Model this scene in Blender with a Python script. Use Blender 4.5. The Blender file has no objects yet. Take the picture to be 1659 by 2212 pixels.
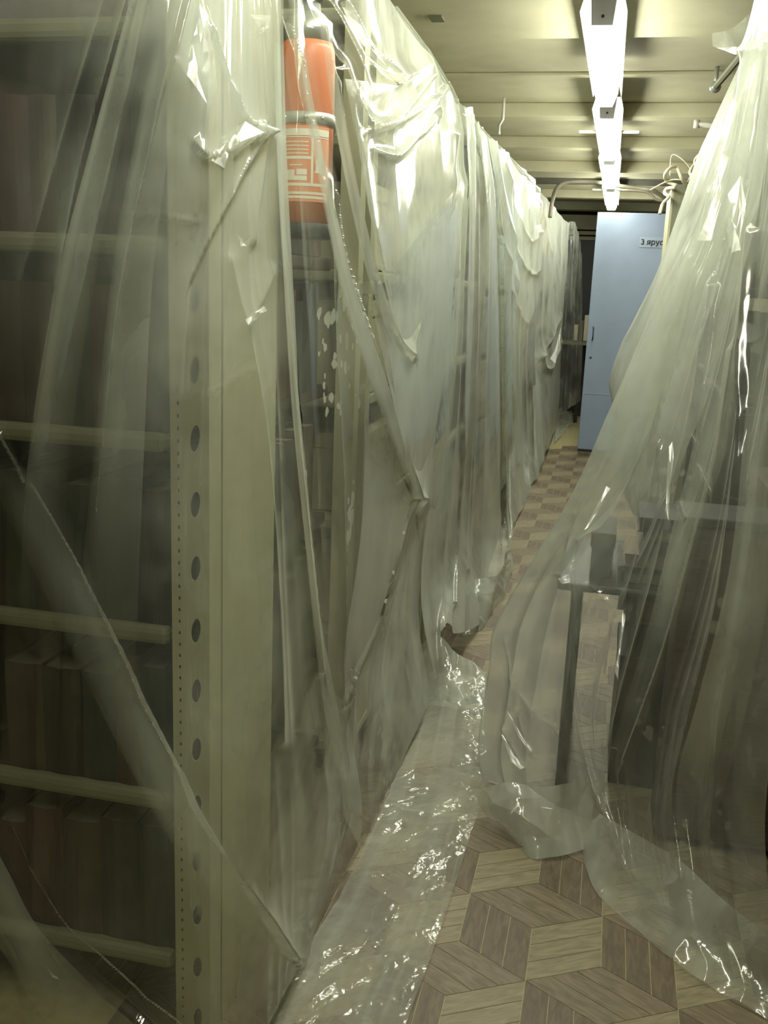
import bpy, bmesh, math, random
import numpy as np
from mathutils import Vector, Matrix
random.seed(7)
rng = np.random.RandomState(7)
C = bpy.context.scene.collection
SC = bpy.context.scene

# ---------------------------------------------------------------- camera, world, exposure
W_PX, H_PX, F_PX = 1659.0, 2212.0, 2100.0
CX, CY, CAM_Z = 829.5, 1106.0, 1.4
_a = np.array([1330 - CX, CY - 640, F_PX]); _a /= np.linalg.norm(_a)
_v = np.array([0.04, 1.0, -(0.04 * _a[0] + _a[1]) / _a[2]]); _v /= np.linalg.norm(_v)
_x = np.cross(_v, _a)
if _x[0] < 0: _x = -_x
WM = np.stack([_x, _a, _v])                    # world = WM @ (right, up, forward)
EYE = np.array([0.0, 0.0, CAM_Z])
cam_data = bpy.data.cameras.new('camera'); cam = bpy.data.objects.new('camera', cam_data); C.objects.link(cam)
SC.camera = cam
cam_data.sensor_fit = 'HORIZONTAL'; cam_data.sensor_width = 36.0; cam_data.lens = 36.0 * F_PX / W_PX
cam_data.clip_start = 0.02; cam_data.clip_end = 60
_R = Matrix([[WM[i][0], WM[i][1], -WM[i][2]] for i in range(3)])
cam.matrix_world = Matrix.Translation(Vector(EYE)) @ _R.to_4x4()

world = bpy.data.worlds.new('world'); SC.world = world; world.use_nodes = True
world.node_tree.nodes['Background'].inputs[0].default_value = (0.75, 0.8, 0.6, 1)
world.node_tree.nodes['Background'].inputs[1].default_value = 0.01
SC.view_settings.view_transform = 'Standard'; SC.view_settings.look = 'None'
SC.view_settings.exposure = 0.0; SC.view_settings.gamma = 1.0; SC.view_settings.use_curve_mapping = False
SC.cycles.use_denoising = True
SC.cycles.max_bounces = 5; SC.cycles.diffuse_bounces = 2; SC.cycles.glossy_bounces = 2
SC.cycles.use_adaptive_sampling = True; SC.cycles.adaptive_threshold = 0.1
SC.cycles.transmission_bounces = 6; SC.cycles.transparent_max_bounces = 24
SC.cycles.caustics_reflective = False; SC.cycles.caustics_refractive = False
SC.cycles.sample_clamp_indirect = 4.0
LAMP_POWER = 30.5

# ---------------------------------------------------------------- pixel -> place helpers
def ray(px, py): return WM @ np.array([px - CX, CY - py, F_PX])
def atY(px, py, Y): d = ray(px, py); return d * (Y / d[1]) + EYE
def atX(px, py, X): d = ray(px, py); return d * (X / d[0]) + EYE
def atF(px, py, z=0.0): d = ray(px, py); return d * ((z - CAM_Z) / d[2]) + EYE
def proj(P):
    c = (P - EYE) @ WM
    return np.stack([CX + F_PX * c[..., 0] / c[..., 2], CY - F_PX * c[..., 1] / c[..., 2]], -1)

# ---------------------------------------------------------------- object helpers
def tag(o, label=None, cat=None, group=None, kind=None):
    if label: o['label'] = label
    if cat: o['category'] = cat
    if group: o['group'] = group
    if kind: o['kind'] = kind
    return o
def empty(name, loc, label, cat, group=None, rz=0):
    o = bpy.data.objects.new(name, None); C.objects.link(o); o.location = loc; o.rotation_euler = (0, 0, rz)
    o.empty_display_size = 0.05
    return tag(o, label, cat, group)
def obj(name, bm, mat, parent=None, smooth=False, local=False):
    """links bm (world coordinates unless local) as one mesh object"""
    me = bpy.data.meshes.new(name)
    bmesh.ops.recalc_face_normals(bm, faces=bm.faces)
    bm.to_mesh(me); bm.free()
    for m in (mat if isinstance(mat, (list, tuple)) else [mat]): me.materials.append(m)
    if smooth:
        for p in me.polygons: p.use_smooth = True
    o = bpy.data.objects.new(name, me); C.objects.link(o)
    if parent:
        o.parent = parent
        if not local:
            m = Matrix.Identity(4); q = parent
            chain = []
            while q: chain.append(q); q = q.parent
            for q in reversed(chain): m = m @ (Matrix.Translation(q.location) @ q.rotation_euler.to_matrix().to_4x4())
            me.transform(m.inverted())
    return o
def box(bm, x0, x1, y0, y1, z0, z1, bev=0.0, mi=0, rot=None, at=None):
    vs = [bm.verts.new((x, y, z)) for x in (x0, x1) for y in (y0, y1) for z in (z0, z1)]
    fs = [(0, 1, 3, 2), (4, 6, 7, 5), (0, 4, 5, 1), (2, 3, 7, 6), (0, 2, 6, 4), (1, 5, 7, 3)]
    faces = [bm.faces.new([vs[i] for i in f]) for f in fs]
    for f in faces: f.material_index = mi
    if bev:
        es = list({e for f in faces for e in f.edges})
        bmesh.ops.bevel(bm, geom=es, offset=bev, segments=2, affect='EDGES', profile=0.5)
    return vs
def BM(*boxes, **k):
    bm = bmesh.new()
    for b in boxes: box(bm, *b, **k)
    return bm
def tube(bm, pts, r, seg=8, mi=0, cap=True):
    pts = [Vector(p) for p in pts]; rings = []
    up = Vector((0.13, 0.21, 0.97)).normalized()
    for i, p in enumerate(pts):
        t = (pts[min(i + 1, len(pts) - 1)] - pts[max(i - 1, 0)]).normalized()
        a = t.cross(up)
        if a.length < 1e-3: a = t.cross(Vector((1, 0, 0)))
        a.normalize(); b = t.cross(a)
        rr = r[i] if isinstance(r, (list, tuple)) else r
        rings.append([bm.verts.new(p + a * rr * math.cos(2 * math.pi * k / seg) + b * rr * math.sin(2 * math.pi * k / seg)) for k in range(seg)])
    for i in range(len(rings) - 1):
        for k in range(seg):
            f = bm.faces.new([rings[i][k], rings[i][(k + 1) % seg], rings[i + 1][(k + 1) % seg], rings[i + 1][k]]); f.material_index = mi
    if cap:
        for rg in (rings[0], rings[-1]):
            f = bm.faces.new(rg); f.material_index = mi
def lathe(bm, prof, cx, cy, seg=28, mi=0):
    rings = [[bm.verts.new((cx + r * math.cos(2 * math.pi * k / seg), cy + r * math.sin(2 * math.pi * k / seg), z)) for k in range(seg)] for r, z in prof]
    for i in range(len(rings) - 1):
        for k in range(seg):
            f = bm.faces.new([rings[i][k], rings[i][(k + 1) % seg], rings[i + 1][(k + 1) % seg], rings[i + 1][k]]); f.material_index = mi
    for rg in (rings[0], rings[-1]): bm.faces.new(rg).material_index = mi
def catmull(P, n, closed=False):
    P = np.asarray(P, float)
    if len(P) == 2: P = np.stack([P[0], (P[0] + P[1]) / 2, P[1]])
    d = np.r_[0, np.cumsum(np.linalg.norm(np.diff(P, axis=0), axis=1) + 1e-9)]
    E_ = np.vstack([2 * P[0] - P[1], P, 2 * P[-1] - P[-2]])
    s = np.linspace(0, d[-1], n); i = np.clip(np.searchsorted(d, s, 'right') - 1, 0, len(P) - 2)
    t = ((s - d[i]) / (d[i + 1] - d[i]))[:, None]
    p0, p1, p2, p3 = E_[i], E_[i + 1], E_[i + 2], E_[i + 3]
    return 0.5 * (2 * p1 + (p2 - p0) * t + (2 * p0 - 5 * p1 + 4 * p2 - p3) * t * t + (3 * p1 - p0 - 3 * p2 + p3) * t ** 3)

# ---------------------------------------------------------------- materials
def mat_new(name):
    m = bpy.data.materials.new(name); m.use_nodes = True
    nt = m.node_tree; nt.nodes.clear()
    return m, nt
def node(nt, t, **k):
    n = nt.nodes.new(t)
    for a, b in k.items():
        if a.startswith('i_'):
            key = a[2:]; key = int(key) if key.isdigit() else key.replace('_', ' ')
            n.inputs[key].default_value = b
        else: setattr(n, a, b)
    return n
def lk(nt, a, b): nt.links.new(a, b)
def ramp(nt, src, stops):
    r = node(nt, 'ShaderNodeValToRGB'); e = r.color_ramp.elements
    while len(e) > 1: e.remove(e[-1])
    e[0].position, e[0].color = stops[0][0], (*stops[0][1], 1)
    for p, c in stops[1:]:
        x = e.new(p); x.color = (*c, 1)
    lk(nt, src, r.inputs[0]); return r
def math_n(nt, op, a, b=None, clamp=False):
    n = node(nt, 'ShaderNodeMath', operation=op, use_clamp=clamp)
    for i, v in enumerate((a, b)):
        if v is None: continue
        if isinstance(v, (int, float)): n.inputs[i].default_value = v
        else: lk(nt, v, n.inputs[i])
    return n.outputs[0]
def paint(name, c, rough=0.5, var=0.12, scale=6, bump=0.0, metal=0.0, dirt=None, stretch=(1, 1, 1)):
    m, nt = mat_new(name)
    out = node(nt, 'ShaderNodeOutputMaterial'); b = node(nt, 'ShaderNodeBsdfPrincipled'); lk(nt, b.outputs[0], out.inputs[0])
    tc = node(nt, 'ShaderNodeTexCoord'); mp = node(nt, 'ShaderNodeMapping'); mp.inputs['Scale'].default_value = stretch
    lk(nt, tc.outputs['Object'], mp.inputs[0])
    n = node(nt, 'ShaderNodeTexNoise'); n.inputs['Scale'].default_value = scale; n.inputs['Detail'].default_value = 5
    lk(nt, mp.outputs[0], n.inputs['Vector'])
    d = dirt or tuple(v * (1 - 2.2 * var) for v in c)
    r = ramp(nt, n.outputs[0], [(0.3, d), (0.55, c), (0.75, tuple(min(1, v * (1 + var)) for v in c))])
    lk(nt, r.outputs[0], b.inputs['Base Color'])
    b.inputs['Roughness'].default_value = rough; b.inputs['Metallic'].default_value = metal
    if bump:
        bp = node(nt, 'ShaderNodeBump'); bp.inputs['Strength'].default_value = bump; bp.inputs['Distance'].default_value = 0.01
        lk(nt, n.outputs[0], bp.inputs['Height']); lk(nt, bp.outputs[0], b.inputs['Normal'])
    return m
def wood(name, c1, c2, rough=0.55, scale=14, axis=(1, 8, 8)):
    m, nt = mat_new(name)
    out = node(nt, 'ShaderNodeOutputMaterial'); b = node(nt, 'ShaderNodeBsdfPrincipled'); lk(nt, b.outputs[0], out.inputs[0])
    tc = node(nt, 'ShaderNodeTexCoord'); mp = node(nt, 'ShaderNodeMapping'); mp.inputs['Scale'].default_value = axis
    lk(nt, tc.outputs['Object'], mp.inputs[0])
    oi = node(nt, 'ShaderNodeObjectInfo')
    cmb = node(nt, 'ShaderNodeVectorMath', operation='ADD'); lk(nt, mp.outputs[0], cmb.inputs[0])
    sc = math_n(nt, 'MULTIPLY', oi.outputs['Random'], 31.0)
    cx = node(nt, 'ShaderNodeCombineXYZ'); lk(nt, sc, cx.inputs[0]); lk(nt, sc, cx.inputs[1]); lk(nt, cx.outputs[0], cmb.inputs[1])
    n = node(nt, 'ShaderNodeTexNoise'); n.inputs['Scale'].default_value = scale; n.inputs['Detail'].default_value = 6
    n.inputs['Distortion'].default_value = 1.2
    lk(nt, cmb.outputs[0], n.inputs['Vector'])
    r = ramp(nt, n.outputs[0], [(0.32, c1), (0.5, tuple((p + q) / 2 for p, q in zip(c1, c2))), (0.66, c2)])
    lk(nt, r.outputs[0], b.inputs['Base Color']); b.inputs['Roughness'].default_value = rough
    return m
def emit(name, c, s):
    m, nt = mat_new(name); out = node(nt, 'ShaderNodeOutputMaterial'); e = node(nt, 'ShaderNodeEmission')
    e.inputs[0].default_value = (*c, 1); e.inputs[1].default_value = s; lk(nt, e.outputs[0], out.inputs[0]); return m

def film(name, k=0.14, tint=(0.82, 0.86, 0.76), dust=0.5, crinkle=0.35, cscale=30, rough=0.13, specks=0.0, soft=0.0):
    """polyethylene film: see-through straight on, milkier edge on (longer way through the film), glossy"""
    m, nt = mat_new(name)
    out = node(nt, 'ShaderNodeOutputMaterial')
    tc = node(nt, 'ShaderNodeTexCoord'); P = tc.outputs['Object']
    lw = node(nt, 'ShaderNodeLayerWeight'); lw.inputs[0].default_value = 0.5
    cos = math_n(nt, 'MAXIMUM', math_n(nt, 'SUBTRACT', 1.0, lw.outputs['Facing']), 0.07)
    n1 = node(nt, 'ShaderNodeTexNoise'); n1.inputs['Scale'].default_value = 3.5; n1.inputs['Detail'].default_value = 3; n1.inputs['Roughness'].default_value = 0.62
    lk(nt, P, n1.inputs['Vector'])
    mr = node(nt, 'ShaderNodeMapRange'); mr.inputs[1].default_value = 0.38; mr.inputs[2].default_value = 0.72
    mr.inputs[3].default_value = 1.0 - dust * 0.5; mr.inputs[4].default_value = 1.0 + dust * 1.6
    lk(nt, n1.outputs[0], mr.inputs[0])
    at = node(nt, 'ShaderNodeAttribute', attribute_name='film_weight')
    dens = math_n(nt, 'MULTIPLY', math_n(nt, 'MULTIPLY', mr.outputs[0], k), at.outputs['Fac'])
    T = math_n(nt, 'POWER', 2.71828, math_n(nt, 'MULTIPLY', math_n(nt, 'DIVIDE', dens, cos), -1.0))
    haze = math_n(nt, 'SUBTRACT', 1.0, T, True)
    if specks:
        vo = node(nt, 'ShaderNodeTexVoronoi'); vo.inputs['Scale'].default_value = 26; vo.inputs['Randomness'].default_value = 1
        n2 = node(nt, 'ShaderNodeTexNoise'); n2.inputs['Scale'].default_value = 4.5; n2.inputs['Detail'].default_value = 1
        lk(nt, P, n2.inputs['Vector'])
        nd = node(nt, 'ShaderNodeTexNoise'); nd.inputs['Scale'].default_value = 30; lk(nt, P, nd.inputs['Vector'])
        mx = node(nt, 'ShaderNodeMix', data_type='VECTOR'); mx.inputs[0].default_value = 0.03
        lk(nt, P, mx.inputs[4]); lk(nt, nd.outputs['Color'], mx.inputs[5]); lk(nt, mx.outputs[1], vo.inputs['Vector'])
        thr = math_n(nt, 'MULTIPLY', math_n(nt, 'SUBTRACT', n2.outputs[0], 0.42), 2.4, True)
        sp = math_n(nt, 'MULTIPLY', math_n(nt, 'SUBTRACT', thr, vo.outputs['Distance']), 14.0, True)
        sx = node(nt, 'ShaderNodeSeparateXYZ'); lk(nt, P, sx.inputs[0])
        zm = math_n(nt, 'MULTIPLY', math_n(nt, 'SUBTRACT', 1.52, sx.outputs[2]), 5.0, True)
        haze = math_n(nt, 'MAXIMUM', haze, math_n(nt, 'MULTIPLY', math_n(nt, 'MULTIPLY', sp, zm), specks))
    dif = node(nt, 'ShaderNodeBsdfDiffuse'); dif.inputs[0].default_value = (*tint, 1)
    trl = node(nt, 'ShaderNodeBsdfTranslucent'); trl.inputs[0].default_value = (*tint, 1)
    s = node(nt, 'ShaderNodeMixShader'); s.inputs[0].default_value = 0.5; lk(nt, dif.outputs[0], s.inputs[1]); lk(nt, trl.outputs[0], s.inputs[2])
    tr = node(nt, 'ShaderNodeBsdfTransparent'); tr.inputs[0].default_value = (0.97, 0.975, 0.955, 1)
    body = node(nt, 'ShaderNodeMixShader'); lk(nt, haze, body.inputs[0]); lk(nt, tr.outputs[0], body.inputs[1]); lk(nt, s.outputs[0], body.inputs[2])
    # fine crinkles of the film
    v2 = node(nt, 'ShaderNodeTexVoronoi', feature='DISTANCE_TO_EDGE'); v2.inputs['Scale'].default_value = cscale
    nw = node(nt, 'ShaderNodeTexNoise'); nw.inputs['Scale'].default_value = cscale * 0.35; nw.inputs['Detail'].default_value = 1
    lk(nt, P, nw.inputs['Vector'])
    mx2 = node(nt, 'ShaderNodeMix', data_type='VECTOR'); mx2.inputs[0].default_value = 0.12
    lk(nt, P, mx2.inputs[4]); lk(nt, nw.outputs['Color'], mx2.inputs[5]); lk(nt, mx2.outputs[1], v2.inputs['Vector'])
    hh = math_n(nt, 'ADD', math_n(nt, 'MULTIPLY', v2.outputs[0], 0.25), nw.outputs[0])
    bp = node(nt, 'ShaderNodeBump'); bp.inputs['Strength'].default_value = crinkle; bp.inputs['Distance'].default_value = 0.02
    lk(nt, hh, bp.inputs['Height'])
    gl = node(nt, 'ShaderNodeBsdfGlossy'); gl.inputs['Roughness'].default_value = rough; gl.inputs[0].default_value = (1, 1, 0.97, 1)
    lk(nt, bp.outputs[0], gl.inputs['Normal'])
    fr = math_n(nt, 'ADD', math_n(nt, 'MULTIPLY', math_n(nt, 'POWER', math_n(nt, 'SUBTRACT', 1.0, cos), 5.0), 0.45), 0.06, True)
    fin = node(nt, 'ShaderNodeMixShader'); lk(nt, fr, fin.inputs[0]); lk(nt, body.outputs[0], fin.inputs[1]); lk(nt, gl.outputs[0], fin.inputs[2])
    lk(nt, fin.outputs[0], out.inputs[0])
    return m

M = dict(
    ceil=paint('ceiling_paint', (0.66, 0.63, 0.44), 0.6, 0.05, 5, 0.05),
    wall=paint('wall_plaster', (0.22, 0.20, 0.13), 0.8, 0.1, 3),
    cream=paint('cream_enamel', (0.49, 0.48, 0.32), 0.45, 0.06, 5),
    door=paint('door_enamel', (0.33, 0.41, 0.56), 0.42, 0.04, 4, 0.03),
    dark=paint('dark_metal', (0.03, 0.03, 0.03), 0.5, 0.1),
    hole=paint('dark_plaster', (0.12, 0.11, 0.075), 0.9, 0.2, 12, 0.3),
    chest=wood('chest_wood', (0.035, 0.020, 0.011), (0.075, 0.045, 0.026), 0.6),
    brown=wood('brown_wood', (0.014, 0.009, 0.006), (0.035, 0.022, 0.014), 0.5),
    grey=paint('grey_plastic', (0.42, 0.42, 0.43), 0.5, 0.03),
    white=paint('white_enamel', (0.75, 0.75, 0.68), 0.4, 0.03),
    olive=paint('olive_enamel', (0.20, 0.20, 0.125), 0.5, 0.08),
    orange=paint('extinguisher_red', (0.72, 0.25, 0.13), 0.4, 0.05),
    steel=paint('galvanised_steel', (0.48, 0.50, 0.46), 0.38, 0.1, 20, 0, 0.5),
    black=paint('black_rubber', (0.02, 0.022, 0.025), 0.55, 0.1),
    label_o=paint('label_orange', (0.78, 0.32, 0.17), 0.5, 0.02),
    label_w=paint('label_white', (0.85, 0.80, 0.70), 0.5, 0.02),
    paper=paint('paper_label', (0.38, 0.46, 0.60), 0.6, 0.02),
    ink=paint('black_ink', (0.015, 0.015, 0.02), 0.6, 0.0),
    cable=paint('cable_sheath', (0.22, 0.20, 0.15), 0.55, 0.1, 10),
    string=paint('pale_string', (0.78, 0.74, 0.55), 0.8, 0.1, 30),
    pages=paint('book_pages', (0.15, 0.13, 0.09), 0.8, 0.1, 40, 0, 0, None, (1, 1, 12)),
    pblue=paint('pale_blue_card', (0.45, 0.55, 0.65), 0.7, 0.05),
    card=paint('cream_card', (0.62, 0.58, 0.42), 0.75, 0.06),
    seam=paint('parquet_seam', (0.44, 0.39, 0.21), 0.6, 0.1, 30),
)
M['lamp'] = emit('lamp_diffuser', (0.99, 1.0, 0.84), LAMP_POWER)
covers = [paint('book_cloth_' + n, c, 0.65, 0.15, 12) for n, c in (('black', (0.012, 0.011, 0.010)), ('brown', (0.04, 0.022, 0.014)), ('green', (0.018, 0.026, 0.016)), ('maroon', (0.05, 0.016, 0.014)), ('navy', (0.014, 0.018, 0.03)), ('tan', (0.15, 0.11, 0.065)))]
def plank_mat(name, c1, c2, ang):
    m = wood(name, c1, c2, 0.5, 1.0); nt = m.node_tree
    mp = [n for n in nt.nodes if n.type == 'MAPPING'][0]; mp.vector_type = 'TEXTURE'
    mp.inputs['Rotation'].default_value = (0, 0, math.radians(ang)); mp.inputs['Scale'].default_value = (1 / 14, 1 / 70, 1)
    return m
planks_m = [plank_mat('plank_light', (0.22, 0.18, 0.11), (0.33, 0.28, 0.175), 30),
            plank_mat('plank_dark', (0.115, 0.085, 0.055), (0.19, 0.145, 0.095), 90),
            plank_mat('plank_mid', (0.155, 0.12, 0.077), (0.25, 0.20, 0.13), 150)]
F_clear = film('film_clear', 0.14, dust=1.0, crinkle=0.05, cscale=10, rough=0.10)
F_speck = film('film_spattered', 0.075, dust=1.0, crinkle=0.05, cscale=12, rough=0.10, specks=0.75)
F_right = film('film_right', 0.22, dust=0.5, crinkle=0.05, cscale=12, rough=0.10, specks=0.3)
F_milky = film('film_milky', 0.30, dust=0.7, crinkle=0.05, cscale=9, rough=0.12)
F_fold = film('film_folded', 0.28, dust=0.35, crinkle=0.04, cscale=9, rough=0.12)
F_glint = film('film_glint', 0.22, dust=0.3, crinkle=0.08, cscale=30, rough=0.18)  # for the film pieces added as lamp glints
F_floor = film('film_crumpled', 0.26, dust=0.4, crinkle=0.2, cscale=45, rough=0.12)

# ---------------------------------------------------------------- setting
XL, XR, YB, YF, ZC = -1.75, 1.15, 12.8, -1.6, 2.42
floor = obj('floor', BM((XL, XR, YF, YB, -0.08, -0.0012)), M['seam']); tag(floor, kind='structure')
bm = BM((XL, XR, YF, YB, ZC, ZC + 0.1))
ceiling = obj('ceiling', bm, M['ceil']); tag(ceiling, kind='structure')
for nm, b in dict(wall_left=(XL - .1, XL, YF, YB, 0, ZC), wall_right=(XR, XR + .1, YF, YB, 0, ZC), wall_back=(XL - .1, XR + .1, YB, YB + .1, 0, ZC), wall_front=(XL - .1, XR + .1, YF - .1, YF, 0, ZC)).items():
    tag(obj(nm, BM(b), M['wall']), kind='structure')
# ceiling ribs: broad soffit first, then narrow ones
for i, (y0, y1, z) in enumerate([(3.32, 3.90, 2.31), (4.98, 5.05, 2.405), (5.74, 5.86, 2.345), (6.92, 7.04, 2.345), (8.15, 8.55, 2.335), (10.3, 10.45, 2.34), (11.6, 11.8, 2.33), (1.6, 1.75, 2.33), (0.2, 0.4, 2.31)]):
    b = BM((XL, XR, y0, y1, z, ZC), bev=0.006)
    o = obj('ceiling_rib', b, M['ceil'], ceiling)
for i, (y0, y1) in enumerate([(3.02, 3.3)]):     # round duct just before the broad rib
    bm = bmesh.new(); tube(bm, [(XL, 3.12, 2.37), (XR, 3.12, 2.37)], 0.075, 20); obj('ceiling_duct', bm, M['ceil'], ceiling, True)
# parquet-pattern flooring: tumbling blocks, three strips to each rhomb
s_ = 0.178
e = {a: np.array([math.cos(math.radians(a)), math.sin(math.radians(a))]) * s_ for a in (30, 150, -90)}
hexes = []
for i in range(-14, 60):
    for j in range(-14, 60):
        c = np.array([-0.058, 1.97]) + i * np.array([math.sqrt(3) * s_, 0]) + j * np.array([math.sqrt(3) / 2 * s_, 1.5 * s_])
        if -0.95 < c[0] < 0.85 and 1.2 < c[1] < 12.0: hexes.append(c)
hexes.sort(key=lambda c: c[1])
rest = {0: bmesh.new(), 1: bmesh.new(), 2: bmesh.new()}; npl = 0
def plank_mesh(kind, k):
    a, b = [(30, -90), (-90, 150), (150, 30)][kind]        # strips run along a, stacked along b
    u, v = e[a], e[b]; g = 0.0009
    lo, hi = k / 3 + g / s_, (k + 1) / 3 - g / s_; ga = g / s_
    return [u * ga + v * lo, u * (1 - ga) + v * lo, u * (1 - ga) + v * hi, u * ga + v * hi]
pm = {}
for kind in range(3):
    for k in range(3):
        q = plank_mesh(kind, k); cen = sum(q) / 4
        bm = bmesh.new(); t = [bm.verts.new((*(p - cen), 0.0)) for p in q]; bo = [bm.verts.new((*(p - cen), -0.0015)) for p in q]
        bm.faces.new(t); bm.faces.new(bo[::-1])
        for i in range(4): bm.faces.new([t[i], bo[i], bo[(i + 1) % 4], t[(i + 1) % 4]])
        bmesh.ops.recalc_face_normals(bm, faces=bm.faces)
        me = bpy.data.meshes.new('plank'); bm.to_mesh(me); bm.free(); me.materials.append(planks_m[kind]); pm[kind, k] = (me, cen, q)
def seen(c):
    p = proj(np.array([c[0], c[1], 0.0])); return -40 < p[0] < 1700 and p[1] < 2300
for c in hexes:
    for kind in range(3):
        for k in range(3):
            me, cen, q = pm[kind, k]; P = c + cen
            if npl < 297 and seen(P) and -0.62 < P[0] < 0.55:
                o = bpy.data.objects.new('plank', me); C.objects.link(o); o.parent = floor; o.location = (P[0], P[1], 0.0); npl += 1
            else:
                vs = [rest[kind].verts.new((*(c + p), 0.0)) for p in q]; rest[kind].faces.new(vs)
bm = bmesh.new(); 
for kd in range(3):
    me = bpy.data.meshes.new('t'); rest[kd].to_mesh(me); n0 = len(bm.faces); bm.from_mesh(me); bm.faces.ensure_lookup_table()
    for f in bm.faces[n0:]: f.material_index = kd
    bpy.data.meshes.remove(me); rest[kd].free()
o = obj('plank_field', bm, planks_m, floor); tag(o, kind='stuff')

# ---------------------------------------------------------------- lamps
def lamp(y0, y1, label):
    X0 = -0.115; t = empty('ceiling_lamp', (X0, (y0 + y1) / 2, 2.34), label, 'lamp', 'batten lamps along the ceiling')
    def prism(prof, ya, yb, mat, name, nobase=False):
        bm = bmesh.new(); n = len(prof)
        A = [bm.verts.new((X0 + x, ya, z)) for x, z in prof]; B = [bm.verts.new((X0 + x * (0.86), yb, z)) for x, z in prof]
        for i in range(n): bm.faces.new([A[i], A[(i + 1) % n], B[(i + 1) % n], B[i]])
        bm.faces.new(A); bm.faces.new(B[::-1]); return obj(name, bm, mat, t)
    prism([(-.03, 2.31), (.03, 2.31), (.03, 2.345), (-.03, 2.345)], y0 + .03, y1 - .03, M['white'], 'housing')
    prism([(-.073, 2.262), (-.070, 2.262), (-.056, 2.311), (.056, 2.311), (.070, 2.262), (.073, 2.262), (.058, 2.3155), (-.058, 2.3155)], y0 + .02, y1 - .02, M['grey'], 'light_shield')  # added lid, wings drooped to keep lamp light off the ceiling
    prof = [(-.053, 2.309), (-.049, 2.235), (-.038, 2.205), (.038, 2.205), (.049, 2.235), (.053, 2.309)]; bm = bmesh.new()
    secs = [[bm.verts.new((X0 + x * sx, yy, z + (lift if z < 2.3 else 0))) for x, z in prof] for yy, sx, lift in ((y0, 1, 0), (y1 - .22, .98, 0), (y1 - .03, .66, .012), (y1, .60, .03))]
    for a_, b_ in zip(secs, secs[1:]):
        for i in range(6): bm.faces.new([a_[i], a_[(i + 1) % 6], b_[(i + 1) % 6], b_[i]])
    bm.faces.new(secs[0]); bm.faces.new(secs[-1][::-1]); obj('diffuser', bm, M['lamp'], t)
    ec = prism([(-.042, 2.314), (-.033, 2.214), (.033, 2.214), (.042, 2.314)], y0 - .012, y0 + 0.002, M['grey'], 'end_cap')
    bm = bmesh.new(); bmesh.ops.create_uvsphere(bm, u_segments=8, v_segments=6, radius=.005, matrix=Matrix.Translation((X0, y0 - .013, 2.24))); obj('screw', bm, M['dark'], ec)
    ec2 = prism([(-.035, 2.309), (-.033, 2.24), (.033, 2.24), (.035, 2.309)], y1 - .002, y1 + .010, M['white'], 'end_cap')
    for yy in (y0 + .1, y1 - .14): obj('bracket', BM((X0 - .02, X0 + .02, yy, yy + .04, 2.344, ZC)), M['white'], t)
lamp(0.10, 1.50, 'white fluorescent batten lamp above the camera end of the aisle')
lamp(1.62, 3.02, 'white fluorescent batten lamp hanging before the broad ceiling beam')
lamp(3.34, 4.74, 'nearest fully visible glowing batten lamp, under the broad ceiling beam')
lamp(5.00, 6.55, 'second glowing batten lamp from the front, with small wings beside it')
lamp(6.70, 8.20, 'third glowing batten lamp from the front of the row')
lamp(8.40, 10.2, 'farthest glowing batten lamp, its end just over the blue door')
for Y, z in ((5.75, 2.27), (8.9, 2.28)):
    bm = BM((-0.115 - .16, -0.115 + .16, Y, Y + .05, z, z + .008)); o = obj('lamp_cross_bar', bm, M['white'])
    tag(o, 'thin metal cross bar behind the %s' % ('second glowing lamp' if Y < 6 else 'farthest glowing lamp over the door'), 'bracket')

# ---------------------------------------------------------------- door leaf standing open across the aisle
YD = 8.8
A, B = atY(1290, 460, YD), atY(1252, 970, YD)
dx0 = -0.212; dz1 = 2.09
door = empty('door_1', (dx0, YD, 0), 'blue-grey metal door leaf at the end of the aisle', 'door')
door['kind'] = 'structure'; del door['category']; del door['label']
obj('door_leaf', BM((dx0, dx0 + .95, YD, YD + .045, 0.055, dz1), bev=.004), M['door'], door)
obj('door_seam', BM((dx0 + .002, dx0 + .948, YD - .003, YD + .001, .55, .556)), M['paper'], door)
bm = bmesh.new(); tube(bm, [(dx0 + .045, YD - .002, 1.02), (dx0 + .05, YD - .03, 1.03), (dx0 + .05, YD - .03, 1.12), (dx0 + .045, YD - .002, 1.13)], .006, 8); obj('handle', bm, M['dark'], door, True)
bm = BM((dx0 + .035, dx0 + .055, YD - .004, YD + .001, .86, .875)); obj('keyhole_plate', bm, M['dark'], door)
obj('bottom_strip', BM((dx0, dx0 + .95, YD - .004, YD + .047, 0.035, 0.056)), M['dark'], door)
c = atY(1412, 523, YD)
sign = obj('sign_plate', BM((c[0] - .115, c[0] + .10, YD - .004, YD + .001, c[2] - .045, c[2] + .04)), M['paper'], door)
cu = bpy.data.curves.new('sign_text', 'FONT'); cu.body = '3 ярус'; cu.size = 0.062; cu.extrude = .001; cu.offset = 0.0012; cu.materials.append(M['ink'])
txt = bpy.data.objects.new('lettering', cu); C.objects.link(txt); txt.parent = sign; txt.location = (c[0] - .105 - 0, YD - .006, c[2] - .022)
txt.rotation_euler = (math.radians(90), 0, 0)
# door parent is not at the origin: put the lettering in the leaf's own frame
txt.location = (c[0] - .105 - dx0, -.0055, c[2] - .022)
cu.align_x = 'LEFT'
# back doorway: pale lintel boards above a dark store room
tag(obj('trim_1', BM((XL, XR, 11.9, 12.0, 2.02, 2.06), (XL, XR, 11.9, 12.0, 2.08, 2.12), (XL, XR, 11.92, 12.0, 2.14, 2.30)), M['ceil']), kind='structure')

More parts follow.
